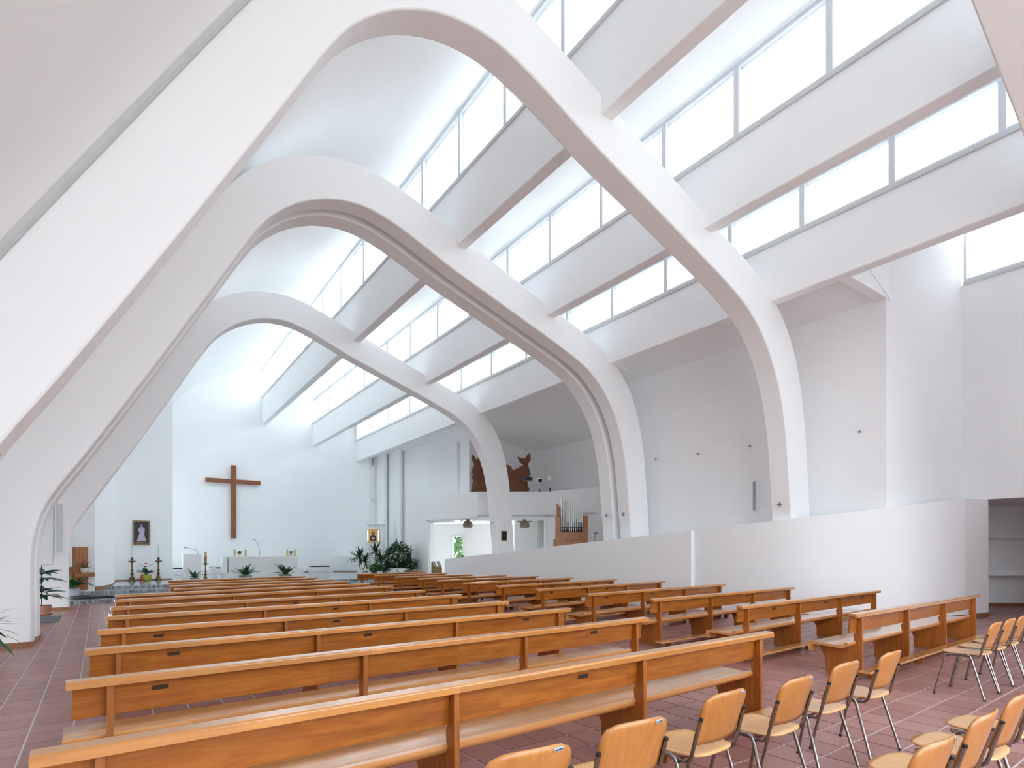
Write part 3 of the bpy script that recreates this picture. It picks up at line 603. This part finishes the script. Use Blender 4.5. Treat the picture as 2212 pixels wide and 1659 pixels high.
lily = [leafmesh(.72, .17, .55), leafmesh(.66, .16, .8), leafmesh(.6, .15, .3)]
def peace_lily(loc, label, sc_=1, n=22):
    t = thing('peace_lily', label, 'plant', loc, random.uniform(0, 6)); t.scale = (sc_,)*3
    MB().box(-.22, .22, -.16, .16, 0, .22).obj('planter', 'steel', t, bevel=.01)
    put_leaves(t, lily, n, 1.35, .35, (0, 0, .2), .04)
peace_lily((2.9, 31.6, PZ), 'low peace lily in front of the lectern', .85, 18)
peace_lily((5.2, 31.6, PZ), 'dark peace lily in front of the altar, nearer the lectern', 1.15, 24)
t = peace_lily((7.15, 31.6, PZ), 'dark peace lily with one white spathe, in front of the altar far end', 1.15, 24)
# anthurium in yellow wrapping
t = thing('anthurium', 'red-flowered plant in yellow wrap between the two tall candlesticks', 'plant', (.95, 33.6, PZ))
MB().lathe([(.12, 0), (.2, .05), (.27, .30), (.22, .32), (.18, .28)], 9).obj('wrapping', 'wrap', t)
MB().add([(-.28, -.2, 0), (-.18, -.22, 0), (-.12, -.15, .35), (-.2, -.14, .33)], [(0, 1, 2, 3)]).obj('ribbon', 'red', t, solid=.01)
al = [leafmesh(.42, .22, .5), leafmesh(.36, .2, .8)]
put_leaves(t, al, 14, 1.1, .3, (0, 0, .38), .1, .8, 1.2)
rf = leafmesh(.22, .19, .2, m='red')
for k, (a, z) in enumerate(((0, .84), (1.6, .78), (2.9, .70), (4.4, .76))):
    MB().tube([(0, 0, .3), (-.1*math.sin(a), .1*math.cos(a), z)], .006, 5).obj('flower_stem', 'stem', t); o = inst(rf, t, (-.1*math.sin(a), .1*math.cos(a), z), rot(a, .4), name='flower')
# yuccas, bush and small pots at the tabernacle
yl = [leafmesh(.85, .12, .35, .3), leafmesh(.8, .11, .75, .3), leafmesh(.75, .10, .1, .3)]
def yucca(loc, label, heads):
    t = thing('yucca', label, 'plant', loc)
    POT(.24, .36).obj('pot', 'potwhite', t)
    for (x, y, z, n) in heads:
        MB().tube([(x*.3, y*.3, .3), (x*.8, y*.8, z*.6), (x, y, z)], .035, 7, .025).obj('trunk', 'bark', t)
        put_leaves(t, yl, n, 1.5, -.35, (x, y, z), .02)
yucca((12.55, 35.1, PZ), 'bare-stemmed yucca nearest the altar wall ledge', [(-.1, 0, 1.05, 44), (.3, 0, .75, 26)])
yucca((13.5, 34.6, PZ), 'taller yucca below the gold icon', [(-.15, .05, 1.4, 44), (.15, -.1, .85, 30)])
def bush(loc, label, w_, h_, n, z0, pot=None, m='leaf', ls=.16):
    t = thing('shrub', label, 'plant', loc); rng = random.Random(int(loc[0]*100)); mb = MB()
    for k in range(n):
        a = rng.uniform(0, 2*PI); v = rng.uniform(-1, 1); rr = rng.uniform(.55, 1)**.5; q = math.sqrt(1-v*v)*rr
        lump = 1+.16*math.sin(3*a+v*4)+.12*math.sin(5*a-7*v)
        c = Vector((w_*q*math.cos(a)*lump, w_*q*math.sin(a)*lump, z0+h_*(.5+.5*v*rr*lump)))
        d = Vector((math.cos(a)*q+rng.uniform(-.5, .5), math.sin(a)*q+rng.uniform(-.5, .5), rng.uniform(-.9, .5))).normalized()
        s_ = d.cross(Vector((0, 0, 1))).normalized()*ls*.32*rng.uniform(.7, 1.2); L = ls*rng.uniform(.7, 1.2); up = s_.cross(d).normalized()*.02
        mb.add([c, c+d*L*.5+s_+up, c+d*L, c+d*L*.5-s_+up], [(0, 1, 2), (0, 2, 3)])
    mb.obj('foliage', m, t, recalc=False, smooth=0)['kind'] = 'stuff'
    for k in range(6):
        a = k*1.1; MB().tube([(.1*math.cos(a), .1*math.sin(a), z0*.4), (.2*math.cos(a), .2*math.sin(a), z0+h_*.3), (w_*.5*math.cos(a), w_*.5*math.sin(a), z0+h_*.7)], .018, 5, .008).obj('branch', 'bark', t)
    return t
t = bush((14.55, 33.75, PZ), 'large round dark leafy shrub in a low white marble ring', .80, 1.75, 2300, .28)
for k in range(8):
    a0, a1 = 2*PI*k/8+.02, 2*PI*(k+1)/8-.02; P = [(math.cos(a)*r_, math.sin(a)*r_) for r_, aa in ((.72, (a0, (a0+a1)/2, a1)), (.62, (a1, (a0+a1)/2, a0))) for a in aa]
    MB().prism(P, 0, .42, 'z').obj('ring_segment', 'marble', t, bevel=.008)
MB().lathe([(.6, .0), (.6, .34)], 16).obj('soil', 'bark', t)
bush((15.1, 33.2, PZ), 'loose low leafy shrub leaning out beside the large round shrub', .42, .75, 500, .30)
bush((13.15, 34.2, PZ), 'bright green leafy pot plant between the yuccas', .32, .5, 320, .2, m='leaf_l')
bush((13.75, 33.9, PZ), 'small dark leafy plant beside the marble ring', .34, .5, 320, .22)
for k, (x, y, r_) in enumerate(((12.95, 34.45, .13), (13.3, 33.75, .15), (13.85, 33.45, .16), (14.15, 33.0, .12))):
    t = thing('flower_pot', 'small white pot before the tabernacle, '+['first from the altar side', 'second from the altar side', 'third from the altar side', 'last, in front of the marble ring'][k], 'pot', (x, y, PZ), 0, 'white pots before the tabernacle'); POT(r_, .22).obj('pot', 'potwhite', t)
    put_leaves(t, [leafmesh(.2, .07, .5, m='leaf_l')], 7, 1.3, .5, (0, 0, .2), .03)
# tabernacle pillar with icon
t = thing('tabernacle_pillar', 'white boxed pillar holding the gold icon, behind the shrubs', 'pillar', (14.2, 36.65, PZ), VW)
MB().box(-.5, .5, -.35, .35, 0, 3.25).obj('pillar_body', 'white', t, bevel=.01); MB().box(-.56, .56, -.41, .41, 3.25, 3.30).obj('pillar_cap', 'frame', t, bevel=.005)
for x in (-.36, .5): MB().box(x-.006, x+.006, -.356, -.35, 0, 3.25).obj('edge_line', 'frame', t)
t = thing('icon', 'gold-ground icon of a haloed figure, lit along both edges', 'picture', (14.2-.08, 36.65+.02, 0), VW)
MB().box(-.44, .36, -.405, -.355, 2.36, 3.26).obj('icon_frame', 'gold', t, bevel=.01); MB().box(-.36, .28, -.41, -.404, 2.44, 3.16).obj('icon_ground', 'gold', t)
fg = MB(); fg.add([(-.26, -.413, 2.46), (.18, -.413, 2.46), (.16, -.413, 2.75), (.06, -.413, 2.86), (-.14, -.413, 2.86), (-.24, -.413, 2.75)], [tuple(range(6))]); disc(fg, -.04, 2.95, .11, .12, -.413); fg.obj('painted_mantle', 'navy', t, smooth=0)
disc(MB(), -.04, 2.94, .06, .075, -.415).obj('painted_face', 'skin', t, smooth=0); disc(MB(), -.04, 2.62, .10, .10, -.415).obj('painted_medallion', 'gold', t, smooth=0)
for x in (-.40, .32): MB().box(x-.018, x+.018, -.42, -.405, 2.44, 3.16).obj('edge_lamp', 'tube', t)
tag(MB().box(12.4, 13.5, 39.6, 40.3, 1.28, 1.38).obj('wall_ledge', 'white', None, bevel=.006), 'short white shelf fixed to the bright end of the altar wall', 'shelf')
t = thing('credence', 'grey stone block behind the yuccas', 'block', (14.0, 35.6, PZ), VW); MB().box(-.3, .3, -.25, .25, 0, 1.3).obj('block', 'rough_marble', t, bevel=.01)
t = thing('dark_bowl', 'long low dark wooden bowl beyond the farthest pews', 'bowl', (14.35, 31.2, PZ), VW)
MB().lathe([(.2, 0), (.25, .05), (.12, .1), (.5, .26), (.55, .33), (.5, .33), (.2, .18)], 20).obj('bowl', 'teak', t)
t = thing('hymn_board_case', 'olive sloping case with books by the chapel opening', 'case', (15.1, 29.5, fz(29.5)), VW+.35)
MB().prism([(-.35, 0), (-.35, 1.0), (.3, 1.32), (.3, 0)], -.25, .25).obj('case_body', 'olive', t, bevel=.01)
for k in range(3): MB().prism([(-.34, 1.03+k*.0), (.25, 1.31), (.25, 1.345), (-.34, 1.065)], -.22+k*.15, -.11+k*.15).obj('ledger', 'potwhite' if k % 2 else 'steel', t)

# ---------------- side altar by the left wall
t = thing('side_altar', 'wooden side altar, tall back board with projecting shelf', 'altar', (-1.55, 28.5, 0))
MB().box(-.55, .38, -.02, .05, .20, 1.92).obj('back_board', 'pine_v', t, bevel=.01)
MB().box(-.55, .62, -.55, -.04, .74, .90).obj('shelf', 'pine', t, bevel=.01)
MB().box(-.07, -.01, -.56, -.55, .74, .90).obj('dark_notch', 'black', t)
t = thing('relief_box', 'dark relief in a white frame above the side altar shelf', 'picture', (-1.78, 28.35, 1.55)); MB().box(-.3, .12, -.04, .05, -.42, .42).obj('white_frame', 'potwhite', t, bevel=.01); MB().box(-.24, .02, -.06, -.04, -.3, .34).obj('relief', 'olive', t)
t = thing('bromeliad', 'small bromeliad with a red spike in a white pot on the shelf', 'plant', (-1.28, 28.2, .902)); POT(.13, .18).obj('pot', 'potwhite', t)
put_leaves(t, [leafmesh(.46, .045, .7), leafmesh(.4, .04, .3)], 16, 1.3, .2, (0, 0, .16), .02); MB().tube([(0, 0, .15), (0, 0, .48)], .035, 6, .02).obj('flower_spike', 'red', t)
t = thing('broad_leaved_plant', 'glossy broad-leaved plant in a pale blue pot on the mosaic step', 'plant', (-1.62, 27.3, -.02)); POT(.27, .34, 'potblue').obj('pot', 'potblue', t)
put_leaves(t, [leafmesh(.62, .24, .9, m='leaf_l'), leafmesh(.55, .22, .55), leafmesh(.6, .24, 1.1)], 26, 1.3, .3, (0, 0, .40), .12, .8, 1.15)
tag(MB().prism([(-.9+.75*math.cos(a*PI/12), 26.6+.55*math.sin(a*PI/12)) for a in range(24)], -.018, .07, 'z').obj('oval_stone', 'black', None, bevel=.02), 'flat black oval slab on the lowest mosaic step', 'slab')
# plants and mat between the left arch feet
t = thing('norfolk_pine', 'small tiered conifer in a terracotta pot behind the double arch', 'plant', (-1.98, 21.6, fz(21.6))); POT(.24, .28).obj('pot', 'terracotta', t); MB().lathe([(.2, 0), (.26, .02), (.26, .04)], 14).obj('saucer', 'terracotta', t)
MB().tube([(0, 0, .2), (0, 0, 1.45)], .015, 6).obj('trunk', 'bark', t)
nl = [leafmesh(.6, .2, .35, 0, m='leaf_b'), leafmesh(.55, .18, .5, 0, m='leaf_b')]
for z, n, e in ((.55, 16, .1), (.68, 14, .3), (1.05, 14, .1), (1.2, 10, .35)): put_leaves(t, nl, n, e+.1, e-.1, (0, 0, z), .02)
t = thing('dracaena', 'arching dark-leaved plant at the near foot of the double arch', 'plant', (-2.12, 12.7, fz(12.7))); POT(.25, .3).obj('pot', 'terracotta', t); MB().tube([(0, 0, .2), (0, 0, .42)], .03, 6).obj('trunk', 'bark', t)
put_leaves(t, [leafmesh(.72, .10, .9), leafmesh(.66, .09, .6), leafmesh(.7, .11, 1.2)], 54, 1.4, -.2, (0, 0, .42), .03)
tag(MB().box(-.35, .35, -1.0, .9, 0, .012).obj('doormat', 'mat_grey'), 'grey ribbed doormat on the tiles behind the double arch', 'mat').location = (-1.78, 19.9, fz(19.9)+.003)
bpy.data.objects['doormat'].rotation_euler = (-S, 0, DTH)
def column_speaker(loc, rz, label, h=1.0, wd=.16):
    t = thing('column_speaker', label, 'speaker', loc, rz); MB().box(-wd/2, wd/2, -.09, 0, 0, h).obj('cabinet', 'lampwhite', t, bevel=.008); MB().box(-wd/2+.03, wd/2-.03, -.096, -.09, .04, h-.04).obj('grille', 'beige_grey' if h < 1.3 else 'frame', t); return t
column_speaker((-1.66, 22.9, 1.69), 0, 'tall white column speaker on the foot of the farthest arch', 1.62, .24)
tag(MB().tube([(-2.3, 22.89, 1.32), (-1.84, 22.89, 1.34), (-1.82, 22.89, 1.62), (-1.80, 22.89, 3.4)], .012, 5).obj('cable_conduit', 'frame'), 'thin white cable conduit beside the tall column speaker', 'conduit')
column_speaker((16.4, 10.12, 3.0), -PI/2, 'slim grey-fronted column speaker on the gallery wall', .98, .16)
# small consecration crosses and anchors
def cross(loc, rz, label):
    m_ = MB().box(-.07, .07, -.02, 0, -.012, .012); m_.box(-.012, .012, -.02, 0, -.07, .07); m_.box(-.03, .03, -.045, -.02, -.03, -.02)
    o = m_.obj('wall_cross', 'steel'); o.location = loc; o.rotation_euler = (0, 0, rz); tag(o, label, 'cross', 'small metal crosses on the arches')
def x_in(z): 
    for a, b in zip(ci[60:], ci[61:]):
        if a[1] >= z >= b[1]: return a[0]
    return 15
for y, z, lb in ((8.5, 3.05, 'small metal cross on the gallery-side leg of the nearest arch'), (14.4, 3.1, 'small metal cross on the nearer rib of the double arch, gallery side'), (15.26, 3.1, 'small metal cross on the farther rib of the double arch, gallery side'), (23.2, 3.15, 'small metal cross on the gallery-side leg of the farthest arch')): cross((x_in(z)-.004, y, z), -PI/2, lb)
for y, z, lb in ((8.5, 2.87, 'small metal cross on the sloping foot of the nearest arch'), (14.4, 2.88, 'small metal cross on the sloping foot of the nearer double rib'), (15.26, 2.88, 'small metal cross on the sloping foot of the farther double rib'), (23.2, 2.95, 'small metal cross on the sloping foot of the farthest arch')): 
    xx = [a[0] for a, b in zip(ci[:40], ci[1:41]) if a[1] <= z <= b[1]][0]; cross((xx+.03, y, z), PI/2, lb)
for y, z, lb in ((14.45-.3, 5.19, 'first, nearest the double arch'), (12.27, 5.11, 'second from the double arch'), (10.31, 5.08, 'above the column speaker'), (7.08, 4.97, 'beyond the nearest arch leg')):
    tag(MB().lathe([(.035, 0), (.035, .03), (.02, .05)], 10).obj('wall_anchor', 'steel'), 'small round metal anchor on the gallery wall, '+lb, 'anchor', 'wall anchors').location = (16.36, y, z)
t = thing('notice_board', 'small black board in a wooden frame hung on the farthest arch leg', 'board', (15.42, 22.9, 2.52)); MB().box(-.16, .16, -.03, 0, -.24, .24).obj('board_frame', 'frame_wood', t, bevel=.006); MB().box(-.12, .12, -.034, -.03, -.2, .2).obj('board', 'black', t); MB().tube([(0, -.01, .24), (0, -.01, .62)], .003, 4).obj('hanging_wire', 'steel', t)

# ---------------- organ and its lamp on the ramp
ox, oy = 17.2, 19.9
t = thing('pipe_organ', 'small positive organ in an oak case with stepped tin pipes', 'organ', (ox, oy, 1.1), VW)
K = 26.2/1210
ob = lambda nm, px0, px1, y0, y1, d0, d1, m, **k: MB().box((px0-1243)*K, (px1-1243)*K, d0, d1, (1191-y1)*K+H-1.1, (1191-y0)*K+H-1.1).obj(nm, m, t, **k)
ob('lower_case', 1208.5, 1277, 1150, 1200, -.22, .3, 'oak', bevel=.01)
MB().box((1208.5-1243)*K, (1277-1243)*K, -.22, .3, 0, (1191-1199)*K+H-1.1).obj('plinth', 'oak', t)
ob('side_case', 1208.5, 1219, 1117, 1150, -.22, .3, 'oak', bevel=.01); ob('side_case', 1267.5, 1277, 1116, 1150, -.22, .3, 'oak', bevel=.01)
ob('cornice', 1207.5, 1219.5, 1116, 1117.3, -.25, .32, 'oak'); ob('cornice', 1267, 1278, 1115, 1116.3, -.25, .32, 'oak')
ob('wooden_pipe', 1210.5, 1215.5, 1090, 1117, -.1, .05, 'oak', bevel=.005); ob('wooden_pipe', 1216, 1219.5, 1095, 1117, -.05, .1, 'oak', bevel=.005)
ob('back_panel', 1219, 1267.5, 1128, 1150, .2, .28, 'dark'); ob('music_desk', 1230, 1256.5, 1152, 1166.5, -.27, -.22, 'oak', bevel=.01)
ob('side_ledge', 1204, 1208.5, 1165, 1190, -.1, .2, 'oak', bevel=.006)
px = 1221.3; step_ = 4.55
for k in range(12):
    r_ = (2.05-.08*k)*K; topy = [1075, 1078.7, 1082, 1085.2, 1088.2, 1091, 1094.4, 1096.6, 1098.8, 1100.6, 1102.8, 1105][k]; x = (px-1243)*K; z0 = (1191-1149.5)*K+H-1.1; zt = (1191-topy)*K+H-1.1; zm = z0+.24
    MB().lathe([(r_*.35, z0), (r_, zm), (r_, zt), (r_*.8, zt), (r_*.8, zt-.02)], 12, (x, -.12, 0)).obj('organ_pipe', 'pipe', t, smooth=50)
    px += step_*(1-.022*k)
MB().box((1219-1243)*K, (1267.5-1243)*K, -.2, -.18, (1191-1140.3)*K+H-1.1, (1191-1139.3)*K+H-1.1).obj('pipe_rail', 'dark', t)
for k, dx in enumerate((0, 1, 2, 3, 4, 5, 6)): MB().box((1222.8+dx*6-1243)*K, (1224.8+dx*6-1243)*K, .05, .09, (1191-1149)*K+H-1.1, (1191-(1101+dx*4))*K+H-1.1).obj('wooden_pipe', 'teak', t)
t = thing('reading_lamp', 'white clip lamp on a grey stalk beside the organ', 'lamp', (17.05, 18.2, 1.1), VW)
MB().tube([(0, 0, 0), (.0, 0, .9), (.03, 0, 1.25), (.02, 0, 1.38)], .012, 6).obj('stalk', 'steel', t); MB().tube([(.14, .02, 1.47), (-.02, 0, 1.40)], .045, 10).obj('lamp_neck', 'steel', t)
MB().lathe([(.03, 0), (.13, .14), (.12, .14)], 16).obj('lamp_shade', 'lampwhite', t).matrix_local = Matrix.Translation((-.02, 0, 1.41)) @ Matrix.Rotation(-1.9, 4, 'Y')

# ---------------- carved relief and spotlights on the balcony
KS = 30.3/1210/6.506
def zp(pts): return [((x-663)*KS, (664-y)*KS) for x, y in pts]
sx_, sy_ = [p*30.3 for p in (math.sin(TH)+(1081.9-1106)/1210*math.cos(TH), math.cos(TH)-(1081.9-1106)/1210*math.sin(TH))]
t = thing('carved_relief', 'brown carved wooden relief of draped winged figures on the balcony', 'carving', (sx_, sy_, 3.66), VW)
b0 = 4.98-3.66
A_ = zp([(255, 150), (275, 152), (300, 180), (318, 215), (335, 200), (352, 200), (370, 215), (378, 260), (386, 300), (402, 330), (440, 400), (470, 664), (258, 664), (262, 560), (278, 510), (258, 470), (270, 410), (242, 402), (260, 350), (290, 280), (265, 240), (254, 205)])
B_ = zp([(700, 300), (745, 285), (775, 300), (797, 340), (800, 375), (900, 335), (985, 285), (960, 275), (925, 245), (920, 230), (905, 205), (895, 185), (905, 178), (940, 188), (980, 208), (992, 185), (1010, 190), (1030, 150), (1055, 130), (1080, 130), (1075, 175), (1085, 182), (1080, 225), (1055, 260), (1040, 265), (1060, 340), (1082, 425), (1050, 470), (1040, 520), (1040, 664), (600, 664), (620, 400)])
up_ = lambda P: [(x, z+b0) for x, z in P]
MB().prism(up_(A_)+[], -.06, .06, 'y').obj('left_figure', 'carving', t, bevel=.012, smooth=20); MB().prism(up_(B_), -.06, .06, 'y').obj('right_drapery', 'carving', t, bevel=.012, smooth=20)
MB().box((250-663)*KS, (1040-663)*KS, -.06, .06, 0, b0).obj('lower_board', 'carving', t)
MB().lathe([(.33, 0), (.33, .05), (.26, .07)], 24).obj('halo_disc', 'carving', t).matrix_local = Matrix.Translation(((745-663)*KS, -.06, b0+(664-375)*KS)) @ Matrix.Rotation(PI/2, 4, 'X')
fold = lambda P, r_=.036: MB().tube([(x, -.075, z+b0) for x, z in zp(P)], r_, 5).obj('carved_fold', 'carving', t)
for P in ([(1020, 275), (930, 350), (800, 420)], [(1020, 275), (900, 400), (790, 480)], [(1020, 275), (960, 400), (930, 500)], [(1020, 280), (1000, 400), (1030, 480)], [(1025, 280), (1060, 420)], [(315, 255), (300, 400), (330, 560), (290, 640)], [(315, 255), (345, 420), (350, 600)], [(315, 255), (285, 380), (300, 500)], [(905, 185), (960, 225), (1000, 230)], [(1070, 140), (1035, 190), (1010, 225)], [(925, 235), (975, 245)], [(260, 160), (290, 215), (315, 245)], [(355, 205), (340, 230), (320, 250)]): fold(P)
for rr in (70, 115, 160): fold([(900+rr*math.cos(a*PI/8), 640-rr*math.sin(a*PI/8)) for a in range(9)], .02)
for rr in (40, 80): fold([(400+rr*math.cos(a*PI/8+.8), 500-rr*math.sin(a*PI/8+.8)) for a in range(9)], .02)
fold([(890, 420), (880, 470), (890, 520)], .05); fold([(970, 400), (960, 450), (985, 520)], .05)
for k, (x, y, z, hd, lb) in enumerate(((17.31, 23.45, 5.51, 0, 'wide floodlight with a dark glass front'), (17.78, 23.1, 5.44, 1, 'white floodlight turned half away'), (18.25, 22.8, 5.51, 2, 'white floodlight turned towards the carving'))):
    t = thing('floodlight', lb+' on a thin stand on the balcony', 'floodlight', (x, y, 3.66), VW, 'floodlights on the balcony')
    MB().tube([(0, 0, 0), (0, 0, z-3.66-.15)], .02, 8).obj('stand', 'lampwhite', t); MB().box(-.04, .04, -.04, .04, z-3.66-.65, z-3.66-.45).obj('clamp', 'black', t)
    a = (0, .6, 2.2)[k]; R_ = Matrix.Translation((0, 0, z-3.66)) @ Matrix.Rotation(a, 4, 'Z') @ Matrix.Rotation(.25 if k else 0, 4, 'X')
    b = MB().box((-.24, -.19, -.16)[k], (.24, .19, .16)[k], -.08, .10, -.12, .12).obj('housing', 'lampwhite' if k else 'steel', t, bevel=.03); b.matrix_local = R_
    g = MB().box((-.2, -.13, -.12)[k], (.2, .10, .12)[k], -.09, -.08, -.08, .08).obj('lamp_glass', 'dark', t); g.matrix_local = R_
# chapel fittings
for k, (x, y, lb) in enumerate(((15.7, 26.9, 'nearer the chapel window'), (18.35, 25.2, 'nearer the white screen'))):
    t = thing('ceiling_fan_heater', 'dark round ceiling fitting under the balcony, '+lb, 'ceiling fitting', (x, y, 3.52), VW, 'ceiling fittings under the balcony')
    MB().lathe([(.23, -.45), (.27, -.40), (.27, -.2), (.2, -.14), (.1, -.12), (.1, 0)], 18).obj('drum', 'beige', t, smooth=50); MB().box(-.42, .42, -.07, .07, -.13, -.09).obj('arm', 'beige', t, bevel=.01)
tag(MB().box(-2.6, 2.6, -.05, .05, -.1, 0).obj('reflection_strip', 'tube'), 'long glowing strip in place of a white reflection under the chapel ceiling', 'light').location = (18.2, 27.5, 3.5)  # glowing bar in place of a white ceiling reflection, lengthened to light the chapel
bpy.data.objects['reflection_strip'].rotation_euler = (0, 0, VW)
t = thing('projection_screen', 'plain white screen beside the curtain in the chapel', 'screen', (19.6, 26.4, 1.0), VW); MB().box(-.9, .8, 0, .03, 0, 2.55).obj('screen_sheet', 'screen', t)
t = thing('curtain', 'gathered pale curtain at the side of the chapel opening', 'curtain', (20.2-.3, 25.5, 1.1), VW); cm = MB().grid(lambda u, v: (-.32+.62*u, .05*math.sin(u*34)+.02*math.sin(u*9+v*3), 2.42*(1-v)), 60, 4); cm.obj('curtain_cloth', 'curtain', t, smooth=80, recalc=False, solid=.006)
# chapel garden door: white frame, glass, tree outside
rt_ = math.atan2(32.17-33.03, 18.54-18.01)
g = bpy.data.objects.new('door_1', None); COL.objects.link(g); g['kind'] = 'structure'; g.location = (18.275, 32.6, 0); g.rotation_euler = (0, 0, rt_); hw = .505
for a, b, z0, z1 in ((-hw, -hw+.12, 0, 2.86), (hw-.12, hw, 0, 2.86), (-hw+.12, hw-.12, 2.72, 2.86), (-hw+.12, hw-.12, 0, .3)): MB().box(a, b, -.08, .1, z0, z1).obj('door_frame', 'potwhite', g, bevel=.006)
MB().box(-hw+.12, hw-.12, 0, .01, .3, 2.72).obj('pane', 'clear', g, smooth=0); MB().box(.41, .45, -.13, -.08, 1.35, 1.5).obj('door_handle', 'black', g); MB().tube([(-.1, -.11, 2.8), (.3, -.11, 2.8)], .02, 6).obj('door_closer', 'frame', g)
t = bush((22.2, 38.6, -.6), 'green garden tree seen through the chapel door', 2.4, 5.2, 4200, 0, m='leaf_l', ls=.42)
MB().tube([(0, 0, 0), (0, 0, 2.5)], .15, 8).obj('trunk', 'bark', t)
# two small flowering pots between the altar candles
for k, (x, lb) in enumerate(((5.2, 'nearer the lectern'), (7.85, 'away from the lectern'))):
    t = thing('flower_pot', 'small flowering pot between two altar candles, '+lb, 'pot', (x, 33.35, PZ+1.21)); POT(.10, .15, 'potblue').obj('pot', 'potblue' if k else 'potwhite', t)
    put_leaves(t, [leafmesh(.2, .1, .4), leafmesh(.17, .09, .7)], 14, 1.3, .2, (0, 0, .15), .02)
    for j in range(5): inst(leafmesh(.07, .06, .1, m='red'), t, (.07*math.cos(j*1.26), .07*math.sin(j*1.26), .27), rot(j*1.26, .4), name='flower')
